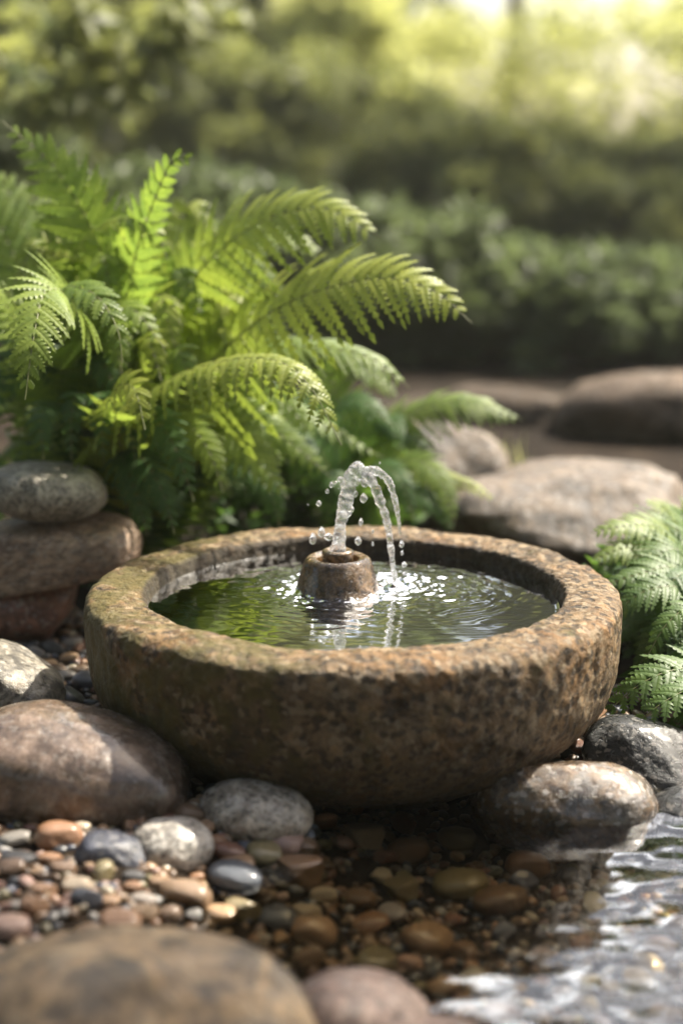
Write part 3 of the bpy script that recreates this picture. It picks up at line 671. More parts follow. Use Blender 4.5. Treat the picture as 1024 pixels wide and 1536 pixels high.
def frond(parent, pts, wmax, up=(0, -.4, 1), n=28, m=12, s0=.12, droop=.35, mat=None, seed=0, asp=.80, label=None, sweep=22):
    """One arching frond: a rachis with two rows of tapering pinnae, each cut into lobed pinnules."""
    rs = np.random.RandomState(seed); base = parent.location; n = int(n*.92)
    C = catmull([(p[0]-base[0], p[1]-base[1], p[2]-base[2]) for p in pts], 240)
    seg = np.r_[0, np.cumsum(np.linalg.norm(np.diff(C, axis=0), axis=1))]; L = seg[-1]
    def P_at(s): return np.stack([np.interp(s*L, seg, C[:, k]) for k in range(3)], -1)
    up = np.array(up, float); up /= np.linalg.norm(up)
    Vs = []; Fs = []; Ts = []; nv = 0
    u = (np.linspace(0, 1, n+1)[:-1])**.92; ss = s0+(1-s0)*u*.985
    spac = (1-s0)*L/n
    tone0 = rs.uniform(.3, .7)
    for i, s in enumerate(ss):
        p0 = P_at(np.array([s]))[0]; T = P_at(np.array([min(s+.01, 1)]))[0]-P_at(np.array([s-.01]))[0]; T /= np.linalg.norm(T)
        U = up-T*(up@T); U /= np.linalg.norm(U)+1e-9; S = np.cross(T, U)
        uu = u[i]; prof_ = min(1, (uu+.22)/.42)**.8*(1-uu**1.9)**.9
        for sd_ in (-1, 1):
            Lp = wmax*prof_*rs.uniform(.88, 1.10)+.0030
            a = R(sweep+20*uu+rs.uniform(-5, 5))
            D = S*sd_*math.cos(a)+T*math.sin(a)+U*rs.uniform(-.02, .12); D /= np.linalg.norm(D)
            mm = max(3, int(round(m*(.35+.65*Lp/wmax)))) if Lp > .006 else 2
            q = (np.arange(mm)+.35)/mm; dq = 1.0/mm
            dr = droop*.75*rs.uniform(.8, 1.25)
            def pin(q):
                q = np.asarray(q)[:, None]
                return p0+D*Lp*q+T*(.10*Lp*q**2)-U*(dr*Lp*.55*q**2)-np.array([0, 0, 1])*(dr*Lp*.55*q**2)
            c0, c1, cm = pin(q-dq*.5), pin(q+dq*.55), pin(q)
            tq = pin(q+.02)-pin(q-.02); tq /= np.linalg.norm(tq, axis=1)[:, None]
            nn = np.cross(tq, np.cross(U[None], tq)); nn /= np.linalg.norm(nn, axis=1)[:, None]+1e-9
            fw = np.cross(nn, tq)
            wl = spac*asp*(1.03-q)**.75*(.80+.20*np.minimum(1, q*6))*rs.uniform(.88, 1.1, mm)*min(1.0, .45+Lp/(wmax*.6))
            wl = np.minimum(wl, Lp*.42)
            for e in (-1, 1):
                dirv = fw*e*.86+tq*.50; ll = wl[:, None]; hw = tq*(Lp*dq*.56)
                tip = cm+dirv*ll-nn*ll*.16
                m0 = cm+dirv*ll*.50-hw*.98+nn*ll*.10; m1 = cm+dirv*ll*.66+hw*.72+nn*ll*.10
                blk = np.stack([c0, m0, tip, m1, c1], 1).reshape(-1, 3)
                ix = nv+np.arange(mm)*5
                q4 = np.stack([ix, ix+1, ix+3, ix+4], 1); t3 = np.stack([ix+1, ix+2, ix+3], 1)
                if e*sd_ > 0: q4 = q4[:, ::-1]; t3 = t3[:, ::-1]
                Vs.append(blk); Fs.append((q4, t3)); nv += len(blk)
                Ts.append(np.repeat(np.clip(tone0+rs.uniform(-.18, .18)+rs.uniform(-.14, .14, mm), 0, 1), 5))
            # terminal lobe
            e0, e1 = pin([.93])[0], pin([1.06])[0]; f0 = fw[-1]*max(Lp*.05, .0008)
            Vs.append(np.array([e0-f0, e1, e0+f0])); Fs.append((np.zeros((0, 4), int), np.array([[nv, nv+1, nv+2]]))); nv += 3; Ts.append(np.full(3, tone0))
    me = mesh_np('frond', np.concatenate(Vs), [np.concatenate([f[0] for f in Fs]), np.concatenate([f[1] for f in Fs])])
    set_tone(me, np.concatenate(Ts))
    o = link('frond', me, mat or M_FERN, parent)
    if label: o['label'] = label
    t = np.linspace(0, 1, 40)
    sv, sf = tube_np(P_at(t), np.interp(t, [0, 1], [.0019, .0005])*(L/.4)**.4, 5)
    link('stalk', mesh_np('stalk', sv, sf), M_STALK, o)
    return o
def pp(*a): return [at(*q) for q in a]

C1 = Vector((-.31, .50, .03))
fernA = empty('fern', C1)
tag(fernA, 'big bright green fern with long arching fronds behind the stone stack', 'fern')
K1 = C1+Vector((0, 0, .01))
def fA(pts, w, **k): return frond(fernA, [K1]+pp(*pts), w*1.5, **k)
fA([(200, 520, .50), (150, 370, .48), (85, 255, .44), (2, 181, .40)], .085, up=(.25, -1, .45), n=30, m=11, s0=.2, droop=.25, mat=M_FERN, seed=1)
fA([(185, 540, .46), (200, 400, .42), (238, 285, .38), (262, 240, .36), (303, 240, .34)], .055, up=(-.35, -.8, .4), n=28, m=10, s0=.28, droop=.2, mat=M_FERN, seed=2)
fA([(215, 600, .52), (275, 440, .50), (370, 345, .46), (480, 313, .42), (573, 358, .38)], .100, up=(0, -.85, .9), n=32, m=12, s0=.22, droop=.45, mat=M_FERNB, seed=3, sweep=14)
fA([(240, 640, .46), (330, 530, .42), (430, 455, .36), (560, 418, .31), (650, 436, .28), (707, 485, .26)], .095, up=(0, -.85, .9), n=34, m=12, s0=.25, droop=.45, mat=M_FERNB, seed=4, sweep=14)
fA([(180, 640, .40), (230, 585, .33), (320, 545, .26), (410, 540, .20), (465, 580, .16), (512, 668, .13)], .062, up=(0, -.35, 1), n=32, m=11, s0=.18, droop=.75, mat=M_FERNB, seed=5, sweep=12)
fA([(150, 560, .40), (110, 455, .28), (70, 437, .20), (52, 500, .13), (38, 600, .09)], .062, up=(.1, -.8, .6), n=30, m=11, s0=.35, droop=.35, mat=M_FERN, seed=6)
fA([(160, 560, .42), (95, 440, .30), (140, 440, .22), (175, 490, .18), (184, 545, .16)], .045, up=(.2, -.7, .7), n=24, m=9, s0=.3, droop=.4, mat=M_FERN, seed=7)
fA([(190, 600, .45), (150, 480, .38), (195, 460, .32), (247, 522, .28)], .045, up=(0, -.5, 1), n=24, m=9, s0=.25, droop=.4, mat=M_FERN, seed=8)
fA([(140, 500, .50), (110, 390, .46), (165, 335, .42), (225, 338, .40), (252, 390, .38)], .05, up=(0, -.5, 1), n=26, m=9, s0=.25, droop=.45, mat=M_FERNB, seed=9)
fA([(180, 660, .34), (170, 590, .24), (200, 580, .19), (218, 645, .15)], .045, up=(0, -.8, .6), n=22, m=9, s0=.3, droop=.35, mat=M_FERNB, seed=10)
fA([(120, 600, .50), (40, 420, .54), (-20, 300, .56), (-60, 235, .58)], .09, up=(.3, -.9, .45), n=28, m=10, s0=.25, droop=.25, mat=M_FERN, seed=11)
fA([(130, 560, .62), (60, 400, .68), (20, 300, .72), (-30, 250, .76)], .09, up=(.3, -.9, .45), n=28, m=10, s0=.25, droop=.25, mat=M_FERN, seed=12)
fA([(210, 560, .60), (260, 420, .62), (330, 350, .64), (420, 350, .62), (490, 385, .6)], .085, up=(0, -.55, 1), n=30, m=10, s0=.25, droop=.45, mat=M_FERN, seed=13)
fA([(200, 560, .56), (230, 420, .58), (280, 370, .6), (330, 400, .58)], .075, up=(0, -.6, 1), n=26, m=10, s0=.25, droop=.4, mat=M_FERNB, seed=14)
fA([(120, 620, .44), (40, 500, .40), (-20, 430, .36), (-60, 440, .33)], .07, up=(.1, -.6, .9), n=26, m=10, s0=.3, droop=.4, mat=M_FERN, seed=15)
fA([(260, 640, .50), (350, 540, .46), (450, 520, .44), (550, 535, .42), (614, 582, .40)], .065, up=(0, -.5, 1), n=30, m=10, s0=.25, droop=.5, mat=M_FERN, seed=16)
# lower, shaded fronds hanging in front of the crown
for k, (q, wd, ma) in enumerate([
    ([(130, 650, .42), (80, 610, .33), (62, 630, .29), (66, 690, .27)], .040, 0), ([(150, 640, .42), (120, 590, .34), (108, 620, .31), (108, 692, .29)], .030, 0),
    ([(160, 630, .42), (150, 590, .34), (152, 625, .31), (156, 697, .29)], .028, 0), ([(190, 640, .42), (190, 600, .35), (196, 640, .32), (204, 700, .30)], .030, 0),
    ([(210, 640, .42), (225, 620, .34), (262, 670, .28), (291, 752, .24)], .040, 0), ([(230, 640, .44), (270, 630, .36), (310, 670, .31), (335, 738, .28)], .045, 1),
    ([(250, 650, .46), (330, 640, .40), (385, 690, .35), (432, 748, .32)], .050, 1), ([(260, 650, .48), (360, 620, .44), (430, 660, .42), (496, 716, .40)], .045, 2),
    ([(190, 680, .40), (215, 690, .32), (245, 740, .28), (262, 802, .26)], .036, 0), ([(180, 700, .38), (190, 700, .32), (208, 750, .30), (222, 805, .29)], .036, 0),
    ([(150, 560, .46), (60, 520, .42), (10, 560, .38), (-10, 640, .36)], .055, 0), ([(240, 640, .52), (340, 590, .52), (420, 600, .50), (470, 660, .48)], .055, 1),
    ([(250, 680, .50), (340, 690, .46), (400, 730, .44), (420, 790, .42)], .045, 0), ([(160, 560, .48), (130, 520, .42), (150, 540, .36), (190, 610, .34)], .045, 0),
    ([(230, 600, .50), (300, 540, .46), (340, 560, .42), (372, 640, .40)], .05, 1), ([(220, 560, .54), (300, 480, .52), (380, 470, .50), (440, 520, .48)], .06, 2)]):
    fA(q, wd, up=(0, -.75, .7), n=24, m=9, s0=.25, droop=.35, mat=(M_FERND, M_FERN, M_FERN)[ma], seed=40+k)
rq = random.Random(12)
for k in range(44):      # the inner fronds filling the clump
    a = rq.uniform(0, 6.28); rr_ = rq.uniform(.12, .36); hh = rq.uniform(.14, .40)
    e = C1+Vector((math.cos(a)*rr_, math.sin(a)*rr_*.6+.06, hh*.72)); mid = C1+Vector((math.cos(a)*rr_*.45, math.sin(a)*rr_*.3+.03, hh*1.0))
    X, Y_ = to_px(e)
    if Y_ < 330 or (X > 560 and Y_ < 640): continue
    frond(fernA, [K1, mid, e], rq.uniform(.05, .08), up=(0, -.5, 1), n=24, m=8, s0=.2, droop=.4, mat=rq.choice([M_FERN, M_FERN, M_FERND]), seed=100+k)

for k, (x, y, Y) in enumerate([(60, 330, .50), (110, 300, .52), (150, 400, .44), (30, 400, .46), (210, 390, .46), (260, 470, .42), (300, 440, .50), (340, 400, .56), (90, 480, .40), (170, 500, .36), (240, 540, .36), (20, 500, .42), (300, 540, .38), (380, 470, .48), (420, 400, .58), (130, 350, .60), (330, 330, .66), (70, 270, .62), (400, 520, .44), (200, 450, .52)]):
    e = at(x+rq.uniform(-25, 25), y+rq.uniform(30, 70), Y-.05); mid = at(170+(x-170)*.7, y-rq.uniform(10, 40), Y)
    frond(fernA, [K1, (K1+mid)/2+Vector((0, 0, .05)), mid, e], rq.uniform(.06, .085), up=(rq.uniform(-.2, .2), -.55, .9), n=26, m=9, s0=.25, droop=.45, mat=rq.choice([M_FERN, M_FERNB, M_FERNB]), seed=150+k)

C2 = Vector((.02, .66, .03)); fernB = empty('fern', C2)
tag(fernB, 'lower green fern directly behind the fountain jet and the back rim', 'fern')
def fB(pts, w, **k): return frond(fernB, [C2+Vector((0, 0, .01))]+pp(*pts), w, **k)
fB([(530, 700, .66), (600, 630, .66), (690, 602, .64), (784, 630, .62)], .085, up=(0, -.55, 1), n=30, m=10, s0=.15, droop=.45, mat=M_FERN, seed=201, sweep=14)
fB([(560, 720, .62), (620, 690, .58), (660, 720, .54), (682, 785, .50)], .05, up=(0, -.6, .8), n=24, m=9, s0=.2, droop=.35, mat=M_FERN, seed=202)
fB([(560, 730, .64), (640, 715, .60), (700, 725, .58), (745, 752, .56)], .04, up=(0, -.5, 1), n=22, m=9, s0=.2, droop=.35, mat=M_FERNB, seed=203)
fB([(530, 700, .66), (560, 640, .66), (600, 640, .64), (650, 690, .62)], .06, up=(0, -.6, .9), n=26, m=9, s0=.2, droop=.4, mat=M_FERND, seed=204)
fB([(510, 690, .64), (500, 620, .60), (540, 600, .56), (590, 640, .52)], .06, up=(0, -.6, .9), n=26, m=9, s0=.2, droop=.4, mat=M_FERND, seed=205)
fB([(500, 720, .60), (470, 660, .55), (450, 670, .50), (440, 730, .47)], .05, up=(0, -.7, .8), n=24, m=9, s0=.2, droop=.4, mat=M_FERND, seed=206)
fB([(540, 730, .58), (570, 700, .52), (600, 720, .48), (620, 780, .45)], .045, up=(0, -.7, .8), n=24, m=9, s0=.2, droop=.4, mat=M_FERND, seed=207)
fB([(520, 660, .70), (500, 560, .72), (540, 550, .72), (600, 600, .70)], .07, up=(0, -.6, .9), n=26, m=9, s0=.2, droop=.4, mat=M_FERN, seed=208)
fB([(480, 680, .66), (420, 600, .64), (400, 600, .60), (380, 660, .57)], .06, up=(0, -.7, .8), n=24, m=9, s0=.2, droop=.4, mat=M_FERND, seed=209)
fB([(520, 740, .58), (520, 710, .52), (500, 730, .48), (488, 790, .46)], .045, up=(0, -.7, .8), n=22, m=8, s0=.2, droop=.4, mat=M_FERND, seed=210)
fB([(560, 760, .58), (610, 740, .54), (650, 755, .52), (680, 800, .50)], .04, up=(0, -.7, .8), n=22, m=8, s0=.2, droop=.4, mat=M_FERND, seed=211)

C3 = Vector((.50, .30, .03)); fernC = empty('fern', C3)
tag(fernC, 'small bushy light green fern at the right edge of the basin', 'fern')
def fC(pts, w, **k): return frond(fernC, [C3+Vector((0, 0, .01))]+pp(*pts), w*1.4, **k)
for k, (q, wd, ma) in enumerate([
    ([(1040, 830, .28), (985, 790, .24), (930, 790, .21), (885, 800, .20)], .036, 2), ([(1040, 850, .26), (990, 825, .22), (935, 822, .19), (886, 842, .17)], .036, 2),
    ([(1040, 800, .34), (1010, 770, .32), (975, 755, .30), (965, 752, .30)], .036, 2), ([(1050, 830, .36), (1030, 780, .36), (1020, 765, .36), (1010, 768, .35)], .04, 2),
    ([(1050, 870, .20), (1010, 850, .15), (955, 862, .12), (905, 878, .11)], .042, 1), ([(1060, 900, .16), (1010, 880, .11), (960, 890, .09), (915, 925, .08)], .042, 1),
    ([(1070, 940, .10), (1040, 910, .05), (1000, 935, .02), (968, 988, .0)], .030, 1), ([(1060, 880, .22), (1030, 830, .20), (990, 830, .17), (950, 880, .14)], .045, 1),
    ([(1060, 900, .20), (1040, 860, .16), (1010, 870, .12), (985, 930, .10)], .045, 0), ([(1060, 920, .22), (1000, 900, .18), (950, 920, .16), (920, 960, .15)], .045, 0),
    ([(1060, 850, .30), (1020, 800, .28), (970, 800, .25), (930, 850, .23)], .05, 1), ([(1070, 950, .14), (1030, 930, .10), (990, 950, .08), (950, 1010, .08)], .045, 0),
    ([(1080, 1010, .04), (1040, 1000, -.02), (970, 1020, -.05), (898, 1078, -.06)], .050, 1), ([(1090, 1050, .02), (1050, 1030, -.05), (1000, 1050, -.08), (943, 1093, -.09)], .046, 1),
    ([(1090, 1060, .03), (1070, 1040, -.03), (1035, 1060, -.06), (1000, 1110, -.07)], .046, 0), ([(1080, 990, .08), (1050, 970, .02), (1020, 985, .0), (985, 1040, .0)], .04, 0),
    ([(1060, 860, .40), (1030, 790, .42), (1000, 780, .42), (960, 800, .42)], .05, 1)]):
    fC(q, wd, up=(-.1, -.6, .9), n=22, m=9, s0=.3, droop=.35, mat=(M_FERND, M_FERNM, M_FERN)[ma], seed=300+k)

for k in range(40):
    a = rq.uniform(0, 6.28); rr_ = rq.uniform(.08, .22); hh = rq.uniform(.06, .17)
    e = C3+Vector((math.cos(a)*rr_-.04, math.sin(a)*rr_*.9-.06, hh*.6)); mid = C3+Vector((math.cos(a)*rr_*.5-.02, math.sin(a)*rr_*.45-.03, hh*1.0))
    if e.x**2+e.y**2 < .33**2: continue
    frond(fernC, [C3+Vector((0, 0, .01)), mid, e], rq.uniform(.035, .055), up=(0, -.5, 1), n=20, m=8, s0=.2, droop=.4, mat=rq.choice([M_FERNM, M_FERNM, M_FERND]), seed=360+k)

# ------------------------------------------------------------------ leaf masses: shrubs and trees
def leaves(centres, radii, n, size, seed, flat=.5, droop=0.0, long_=1.9):
    rs = np.random.RandomState(seed); k = len(centres)
    w_ = np.asarray(radii)**2; ci = rs.choice(k, n, p=w_/w_.sum())
    d = rs.normal(size=(n, 3)); d /= np.linalg.norm(d, axis=1)[:, None]
    rad = np.asarray(radii)[ci]*rs.uniform(.25, 1.05, n)**.6
    P = np.asarray(centres)[ci]+d*rad[:, None]*np.array([1, 1, .85])
    A = rs.normal(size=(n, 3)); A[:, 2] = A[:, 2]*flat-droop; A += d*.4; A /= np.linalg.norm(A, axis=1)[:, None]
    B = np.cross(A, rs.normal(size=(n, 3))*np.array([.6, .6, 1])); B /= np.linalg.norm(B, axis=1)[:, None]
    N = np.cross(A, B); s = size*rs.uniform(.6, 1.3, n)[:, None]
    V = np.stack([P, P+A*s*.5*long_/2+B*s*.36+N*s*.08, P+A*s*long_/1.2-N*s*.1, P+A*s*.5*long_/2-B*s*.36+N*s*.08], 1).reshape(-1, 3)
    F = np.arange(n*4).reshape(-1, 4)
    tone = np.repeat(np.clip(rs.uniform(.1, .9, k)[ci]*.6+rs.uniform(0, .45, n), 0, 1), 4)
    return V, F, tone
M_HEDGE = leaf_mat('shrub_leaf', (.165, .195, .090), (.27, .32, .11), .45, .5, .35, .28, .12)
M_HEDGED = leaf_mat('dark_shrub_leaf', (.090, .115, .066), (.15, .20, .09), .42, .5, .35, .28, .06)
M_HEDGEY = leaf_mat('yellow_green_leaf', (.36, .40, .17), (.62, .66, .28), .55, .42, .3, .3, .06)  # backlit glow put into the colour, paler than the other shrub leaves
M_BARK = rock_mat('tree_bark', [(.03, .022, .015), (.07, .052, .036), (.12, .095, .07)], 14, .8, .2, 90, stretch=(1, 1, .25))
def shrub(name, label, x, y, rx, h, n, size, mat, seed, cat='shrub', group=None, zb=.10):
    rs = np.random.RandomState(seed); z0 = gh(x, y); root = empty(name, (x, y, z0)); tag(root, label, cat, group)
    if h < .7: zb = min(zb, .02)
    k = 170
    a = rs.uniform(0, 6.28, k); r = np.sqrt(rs.uniform(0, 1, k))*rx; zz = zb+rs.uniform(0, 1, k)**.8*(h-zb)
    nar = np.sqrt(np.clip(1-((zz/h-.45)/.62)**2, .05, 1))
    Cc = np.stack([np.cos(a)*r*nar, np.sin(a)*r*nar*.8, zz], -1); rad = rs.uniform(.09, .20, k)*max(min(rx, h), .25)
    V, F, t = leaves(Cc, rad, n, size, seed+1)
    me = mesh_np('foliage', V, F, False); set_tone(me, t); link('foliage', me, mat, root)
    mb = MB()
    for j in range(6):
        q = Cc[rs.randint(k)]; v, f = tube_np(catmull([(rs.uniform(-.05, .05), rs.uniform(-.05, .05), -.05), q*.5*np.array([.7, .7, 1]), q], 10), np.linspace(.014, .005, 10), 5); mb.add(v, f)
    link('stem', mb.mesh('stem'), M_BARK, root)
    return root
def tree(name, label, x, y, h, rx, n, size, mat, seed, base=.35, trunk_r=.12, group=None, k=46):
    rs = np.random.RandomState(seed); z0 = gh(x, y)-.05; root = empty(name, (x, y, z0)); tag(root, label, 'tree', group)
    mb = MB(); lean = rs.uniform(-.3, .3, 2)
    T = catmull([(0, 0, 0), (lean[0]*.3, lean[1]*.3, h*.3), (lean[0], lean[1], h*.62), (lean[0]*1.2, lean[1]*1.2, h*.92)], 24)
    v, f = tube_np(T, np.linspace(trunk_r, trunk_r*.2, 24)*(1+.5*np.exp(-np.linspace(0, 8, 24))), 10); mb.add(v, f)
    a = rs.uniform(0, 6.28, k); zz = h*(base+rs.uniform(0, 1, k)*(1-base)); nar = np.sqrt(np.clip(1-((zz/h-(base+.4*(1-base)))/(.62*(1-base)+.05))**2, .06, 1))
    r = np.sqrt(rs.uniform(.05, 1, k))*rx*nar
    Cc = np.stack([np.cos(a)*r, np.sin(a)*r, zz], -1); rad = rs.uniform(.16, .30, k)*rx
    for j in range(9):
        q = Cc[rs.randint(k)]; s_ = T[min(23, int(np.clip(q[2]/h-.15, .1, .9)*24))]
        v, f = tube_np(catmull([s_, (s_+q)/2+np.array([0, 0, .08*h*.2]), q], 10), np.linspace(trunk_r*.4, trunk_r*.1, 10), 6); mb.add(v, f)
    link('trunk', mb.mesh('trunk'), M_BARK, root)
    V, F, t = leaves(Cc, rad, n, size, seed+1)
    me = mesh_np('crown', V, F, False); set_tone(me, t); link('crown', me, mat, root)
    return root
GS = 'shrubs at the back of the garden'
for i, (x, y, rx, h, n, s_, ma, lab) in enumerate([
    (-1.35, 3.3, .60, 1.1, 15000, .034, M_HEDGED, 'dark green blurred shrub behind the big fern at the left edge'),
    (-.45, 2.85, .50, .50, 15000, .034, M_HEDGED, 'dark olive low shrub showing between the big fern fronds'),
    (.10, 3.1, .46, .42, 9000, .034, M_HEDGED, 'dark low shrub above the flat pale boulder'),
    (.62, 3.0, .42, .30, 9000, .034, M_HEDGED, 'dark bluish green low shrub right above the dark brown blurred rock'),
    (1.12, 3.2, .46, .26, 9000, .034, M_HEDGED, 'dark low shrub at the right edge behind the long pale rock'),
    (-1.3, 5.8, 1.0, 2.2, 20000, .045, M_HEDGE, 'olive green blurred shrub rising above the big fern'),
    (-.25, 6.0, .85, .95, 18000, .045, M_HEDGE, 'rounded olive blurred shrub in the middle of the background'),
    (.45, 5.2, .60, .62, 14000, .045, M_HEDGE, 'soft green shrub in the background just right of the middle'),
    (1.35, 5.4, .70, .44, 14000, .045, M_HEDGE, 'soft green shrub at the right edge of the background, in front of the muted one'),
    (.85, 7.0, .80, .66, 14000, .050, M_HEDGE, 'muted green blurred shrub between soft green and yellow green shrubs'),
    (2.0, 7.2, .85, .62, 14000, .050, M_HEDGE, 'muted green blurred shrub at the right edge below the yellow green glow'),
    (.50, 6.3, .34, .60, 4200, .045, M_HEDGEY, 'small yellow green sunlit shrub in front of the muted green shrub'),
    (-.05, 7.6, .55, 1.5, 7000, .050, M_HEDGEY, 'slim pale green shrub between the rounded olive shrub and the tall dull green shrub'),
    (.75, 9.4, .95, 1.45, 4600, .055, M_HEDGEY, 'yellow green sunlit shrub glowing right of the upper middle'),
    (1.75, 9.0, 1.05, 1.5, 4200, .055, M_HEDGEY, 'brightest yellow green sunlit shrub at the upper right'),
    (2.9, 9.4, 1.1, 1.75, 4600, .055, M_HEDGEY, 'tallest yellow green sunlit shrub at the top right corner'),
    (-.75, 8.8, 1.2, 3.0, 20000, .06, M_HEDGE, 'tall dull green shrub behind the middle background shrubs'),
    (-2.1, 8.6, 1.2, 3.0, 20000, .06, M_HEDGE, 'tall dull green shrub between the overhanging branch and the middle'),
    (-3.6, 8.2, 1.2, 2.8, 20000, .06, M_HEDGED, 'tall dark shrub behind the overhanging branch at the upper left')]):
    shrub('shrub', lab, x, y, rx, h, n, s_, ma, 500+i*7, group=GS)
GT = 'trees behind the garden shrubs'
for i, (x, y, h, rx, n, s_, ma, base, lab) in enumerate([
    (-4.2, 11.0, 7.5, 2.4, 7000, .15, M_HEDGED, .12, 'tall dark tree far behind the fern at the left'),
    (-1.2, 11.5, 7.5, 2.2, 7000, .15, M_HEDGED, .12, 'tall dark tree far behind the middle of the background'),
    (-.1, 12.2, 6.8, 1.3, 4500, .14, M_HEDGE, .15, 'slender green tree far behind the fountain jet'),
    (1.6, 14.5, 6.6, 1.9, 6000, .16, M_HEDGE, .46, 'tall green tree added far behind to darken the basin reflection, left of two'),  # this tree and the next added to block sky from the basin's reflection
    (4.3, 15.0, 6.8, 2.1, 6000, .16, M_HEDGE, .46, 'tall green tree added far behind to darken the basin reflection, top right corner'),
    (6.5, 13.0, 4.6, 1.8, 5000, .15, M_HEDGEY, .12, 'light green tree far behind beyond the right edge of the garden')]):
    tree('tree', lab, x, y, h, rx, n, s_, ma, 700+i*11, base, group=GT)

GR = 'unseen trees added round the garden as shade'  # unseen trees added to cut the sky fill and shade the back shrubs
for i, (x, y, h, rx, n, s_, ma, base, lab) in enumerate([
    (-3.2, -3.6, 5.5, 2.0, 9000, .20, M_HEDGED, .06, 'unseen broad dark tree added as shade, to the left of and behind the viewer'),
    (.4, -5.6, 5.5, 2.2, 9000, .20, M_HEDGED, .06, 'unseen broad dark tree added as shade, straight behind the viewer'),
    (4.2, -4.0, 5.0, 2.0, 9000, .20, M_HEDGED, .06, 'unseen broad dark tree added as shade, to the right of and behind the viewer'),
    (5.1, 8.4, 7.2, 1.7, 2200, .17, M_HEDGE, .30, 'unseen broad green tree added at the far right to shade the background shrubs'),
    (-4.2, 1.0, 5.5, 1.8, 8000, .20, M_HEDGED, .06, 'unseen broad dark tree added as shade, out of frame left of the fern')]):
    tree('tree', lab, x, y, h, rx, n, s_, ma, 760+i*11, base, group=GR)
tree('tree', 'slender light tree out of frame to the right that dapples the front bank', 2.20, .95, 4.3, .32, 520, .085, M_HEDGE, 900, .80, .045, k=20)

# low leafy plants filling the shade under the fern
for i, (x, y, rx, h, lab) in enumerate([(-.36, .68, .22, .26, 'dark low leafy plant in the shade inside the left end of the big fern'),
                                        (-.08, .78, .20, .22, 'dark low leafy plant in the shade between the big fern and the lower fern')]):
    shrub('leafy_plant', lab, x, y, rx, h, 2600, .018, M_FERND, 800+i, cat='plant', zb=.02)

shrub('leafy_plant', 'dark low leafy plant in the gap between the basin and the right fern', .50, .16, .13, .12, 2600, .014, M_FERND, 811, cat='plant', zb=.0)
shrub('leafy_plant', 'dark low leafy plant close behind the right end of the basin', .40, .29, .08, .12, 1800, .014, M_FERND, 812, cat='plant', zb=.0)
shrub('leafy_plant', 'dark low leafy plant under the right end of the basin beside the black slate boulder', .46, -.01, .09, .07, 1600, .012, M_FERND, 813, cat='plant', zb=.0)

# tree whose branch hangs in at the top left
tb = empty('leafy_tree', (-1.5, 2.35, gh(-1.5, 2.35)-.03))
tag(tb, 'tree just outside the left edge with a leafy branch hanging into the top left corner', 'tree')
T0 = np.array(tb.location)
v, f = tube_np(catmull(np.array([(0, 0, 0), (.04, .0, .6), (-.02, .05, 1.3), (.05, .1, 2.4)]), 20), np.linspace(.07, .03, 20), 10)
link('trunk', mesh_np('trunk', v, f), M_BARK, tb)
bp = [np.array((.0, .02, .95))]+[np.array(at(px, py, Y))-T0 for px, py, Y in ((-60, -60, 2.3), (120, -20, 2.25), (330, 0, 2.2))]
Bc = catmull(bp, 40); v, f = tube_np(Bc, np.linspace(.016, .003, 40), 7); link('branch', mesh_np('branch', v, f), M_BARK, tb)
rs = np.random.RandomState(77); cc = []; rd = []
for px, py in [(20, 20), (60, 70), (110, 40), (160, 70), (90, 120), (150, 140), (190, 100), (40, 140), (200, 40), (260, 20), (320, 20), (240, 70), (-20, 90), (130, 0), (-10, 30), (60, 160), (110, 150), (215, 95), (350, 15), (290, -10)]:
    cc.append(np.array(at(px, py, rs.uniform(2.1, 2.4)))-T0); rd.append(rs.uniform(.03, .06))
V, F, t = leaves(np.array(cc), np.array(rd), 620, .044, 5, flat=.4, droop=.75, long_=2.3)
me = mesh_np('foliage', V, F, False); set_tone(me, t); link('foliage', me, M_HEDGE, tb)

# grass tuft by the flat pale boulder
def grass_tuft(label, px, py, Y, n, hgt, seed):
    rs = np.random.RandomState(seed); b = at(px, py, Y); root = Vector((b.x, b.y, gh(b.x, b.y))); mb = MB()
    for k in range(n):
        a = rs.uniform(0, 6.28); l = hgt*rs.uniform(.6, 1.1); o = rs.normal(size=2)*.012; e = l*rs.uniform(.2, .6)
        c = catmull([(o[0], o[1], 0), (o[0]+math.cos(a)*e*.3, o[1]+math.sin(a)*e*.3, l*.6), (o[0]+math.cos(a)*e, o[1]+math.sin(a)*e, l)], 8)
        wv = np.linspace(.0022, .0003, 8)[:, None]*np.array([-math.sin(a), math.cos(a), 0]); V = np.concatenate([c-wv, c+wv]); i = np.arange(7)
        mb.add(V, np.stack([i, i+1, i+9, i+8], 1))
    me = mb.mesh('grass_tuft'); set_tone(me, np.full(len(me.vertices), .6))
    o = link('grass_tuft', me, M_HEDGEY); o.location = root; tag(o, label, 'grass')
grass_tuft('thin yellow green grass blades between the two tan boulders behind the basin', 775, 745, 1.15, 12, .15, 3)

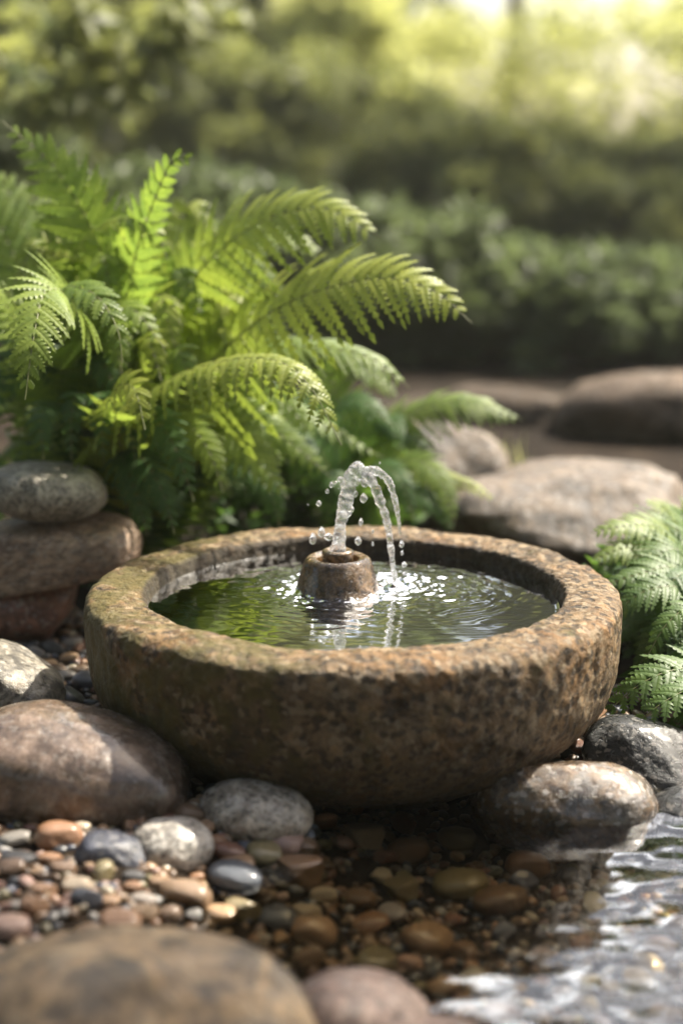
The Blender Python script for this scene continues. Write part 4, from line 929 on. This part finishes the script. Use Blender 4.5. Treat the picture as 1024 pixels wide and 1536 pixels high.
# ------------------------------------------------------------------ splashing water
M_SPLASH = glass_water_mat()
def blob_mesh(parts, voxel=.0008, smooth=3):
    V0, F0 = ico(3); mb = MB()
    for c, r in parts: mb.add(V0*np.asarray(r)+np.asarray(c), F0)
    tmp = bpy.data.objects.new('tmp', mb.mesh('tmp')); COL.objects.link(tmp)
    md = tmp.modifiers.new('r', 'REMESH'); md.mode = 'VOXEL'; md.voxel_size = voxel; md.use_smooth_shade = True
    ms = tmp.modifiers.new('s', 'SMOOTH'); ms.factor = .5; ms.iterations = smooth
    dg = bpy.context.evaluated_depsgraph_get(); dg.update()
    me = bpy.data.meshes.new_from_object(tmp.evaluated_get(dg)); bpy.data.objects.remove(tmp)
    me.polygons.foreach_set('use_smooth', np.ones(len(me.polygons), bool)); return me
JY = NOZ.y
def along(pix, rads, n, jit, seed, Y0=JY, Y1=JY):
    rs = np.random.RandomState(seed); P = catmull([at(px, py, Y0+(Y1-Y0)*i/(len(pix)-1)) for i, (px, py) in enumerate(pix)], n)
    r = np.interp(np.linspace(0, 1, n), np.linspace(0, 1, len(rads)), rads)
    out = []
    for p, q in zip(P, r):
        out.append((p+rs.normal(size=3)*jit*q, q*(1+.20*math.sin(len(out)*.21+seed)*math.sin(len(out)*.083+2*seed)+rs.uniform(-.05, .05))))
    return out
PXM = 1/1285.0
jet = empty('water_jet', NOZ+Vector((0, 0, .055)))
tag(jet, 'clear water jet rising from the nozzle and falling over in an arch to the right', 'water jet')
def wpart(name, parts, **k):
    b = np.array(jet.location); o = link(name, blob_mesh([(np.asarray(c)-b, r) for c, r in parts], **k), M_SPLASH, jet); return o
col_ = along([(507, 826), (508, 805), (512, 780), (517, 757), (522, 735), (527, 715), (536, 703)], [8.6*PXM, 7.6*PXM, 8.2*PXM, 9*PXM, 9*PXM, 10*PXM, 9*PXM], 110, .16, 1)
rs = np.random.RandomState(9)
for px, py, r in [(529, 704, 7), (539, 699, 6.5), (549, 705, 6), (522, 716, 7), (541, 714, 8), (552, 716, 7), (533, 722, 8), (547, 725, 6), (526, 764, 5), (519, 745, 6), (531, 741, 5.5), (527, 730, 7), (558, 712, 6), (556, 724, 6), (515, 727, 5), (510, 719, 4.2), (503, 724, 3)]:
    col_.append((np.array(at(px, py, JY+rs.uniform(-.008, .008))), r*PXM*rs.uniform(.9, 1.1)))
wpart('rising_column', col_, voxel=.0007, smooth=2)
wpart('falling_stream', along([(548, 712), (560, 727), (571, 755), (581, 786), (586, 822), (590, 858), (593, 884)], [7*PXM, 6.4*PXM, 6.2*PXM, 5*PXM, 4.2*PXM, 3.8*PXM, 3.2*PXM], 240, .10, 2, JY, IMP.y), voxel=.0006, smooth=2)
wpart('falling_stream', along([(555, 705), (568, 708), (582, 721), (590, 742), (596, 770), (600, 800)], [6*PXM, 5.4*PXM, 4.6*PXM, 4*PXM, 3.2*PXM, 1.8*PXM], 170, .12, 3, JY, JY+.01), voxel=.0006, smooth=2)
GD = 'water droplets around the jet'
for px, py, rx_, rz_, lab in [
    (497, 727, 3.6, 4.6, 'water droplet touching the left shoulder of the jet'), (491, 737, 3.2, 3.8, 'water droplet just below the left shoulder of the jet'),
    (478, 755, 4.2, 4.8, 'single round water droplet flying off furthest left above the rim'), (545, 747, 5.6, 7.4, 'pear shaped water drop hanging under the arch of the jet'),
    (541, 783, 3.6, 6.0, 'upper water drop falling between column and streams'), (537, 811, 5.2, 6.8, 'big water drop falling right beside the spout'),
    (469, 808, 5.4, 9.4, 'tall water drop left of the spout over the nozzle edge'), (482, 798, 5.6, 8.5, 'leaning water blob beside the spout, left one of two'),
    (493, 805, 7.5, 5.8, 'wide water blob touching the column foot beside the spout'), (602, 816, 4.0, 5.8, 'water drop below the end of the outer stream'),
    (603, 829, 2.2, 4.0, 'thin water drop under the drop of the outer stream'), (606, 847, 4.2, 4.8, 'round water drop right of the main stream near the surface'),
    (606, 860, 2.2, 3.6, 'smallest water drop right above the basin surface'), (559, 797, 2.0, 3.0, 'tiny water droplet in the middle under the arch'), (559, 816, 1.6, 3.4, 'tiny streaked droplet in front of the back rim'),
    (462, 757, 1.2, 1.2, 'speck of water spray left of the single round droplet'), (643, 850, 1.8, 1.8, 'speck of water spray right of the falling streams')]:
    c = np.array(at(px, py, JY+.004)); V0, F0 = ico(3); U = V0.copy(); U[:, :2] *= (1-.35*np.clip(U[:, 2], 0, 1))[:, None]
    U = U*(1+.10*perlin(V0*1.6+px))[:, None]
    me = mesh_np('droplet', U*np.array([rx_, rx_, rz_])*PXM, F0); o = link('droplet', me, M_SPLASH); o.location = c
    tag(o, lab, 'droplet', GD)


GS2 = 'tiny splash droplets where the stream lands'
rs = np.random.RandomState(31)
for k in range(16):
    a = rs.uniform(0, 6.28); d = rs.uniform(.006, .030); r = rs.uniform(.7, 1.6)*PXM
    V0, F0 = ico(2); o = link('droplet', mesh_np('droplet', V0*np.array([r, r, r*rs.uniform(1, 1.6)]), F0), M_SPLASH)
    o.location = (IMP.x+math.cos(a)*d, IMP.y+math.sin(a)*d*.7, .161+rs.uniform(.004, .026)*(1-d/.045))
    tag(o, 'tiny splash droplet just above the spot where the main stream lands', 'droplet', GS2)

for k in range(12):
    a = rs.uniform(-.5, 3.6); d = rs.uniform(13, 34); r = rs.uniform(.8, 1.7)*PXM
    V0, F0 = ico(2); o = link('droplet', mesh_np('droplet', V0*np.array([r, r, r*rs.uniform(1, 1.5)]), F0), M_SPLASH)
    o.location = at(546+math.cos(a)*d*1.2, 722-math.sin(a)*d, JY+rs.uniform(-.012, .012))
    tag(o, 'tiny spray droplet flung off around the crest of the water jet', 'droplet', 'tiny spray droplets around the crest of the jet')

# ------------------------------------------------------------------ moist garden air
def haze(dens):
    bm = bmesh.new(); bmesh.ops.create_cube(bm, size=1); me = bpy.data.meshes.new('haze'); bm.to_mesh(me); bm.free()
    m, t, ns, ls = new_mat('haze'); ns.remove(ns['Principled BSDF'])
    v = ns.new('ShaderNodeVolumePrincipled'); v.inputs['Color'].default_value = (.94, .96, .84, 1); v.inputs['Density'].default_value = dens; v.inputs['Anisotropy'].default_value = .35
    ls.new(v.outputs[0], ns['Material Output'].inputs['Volume'])
    o = link('haze', me, m); o.location = (0, 25, 3.4); o.scale = (150, 170, 9.2)
    tag(o, 'faint pale green haze in the air of the garden', 'haze', kind='stuff')
haze(.003)
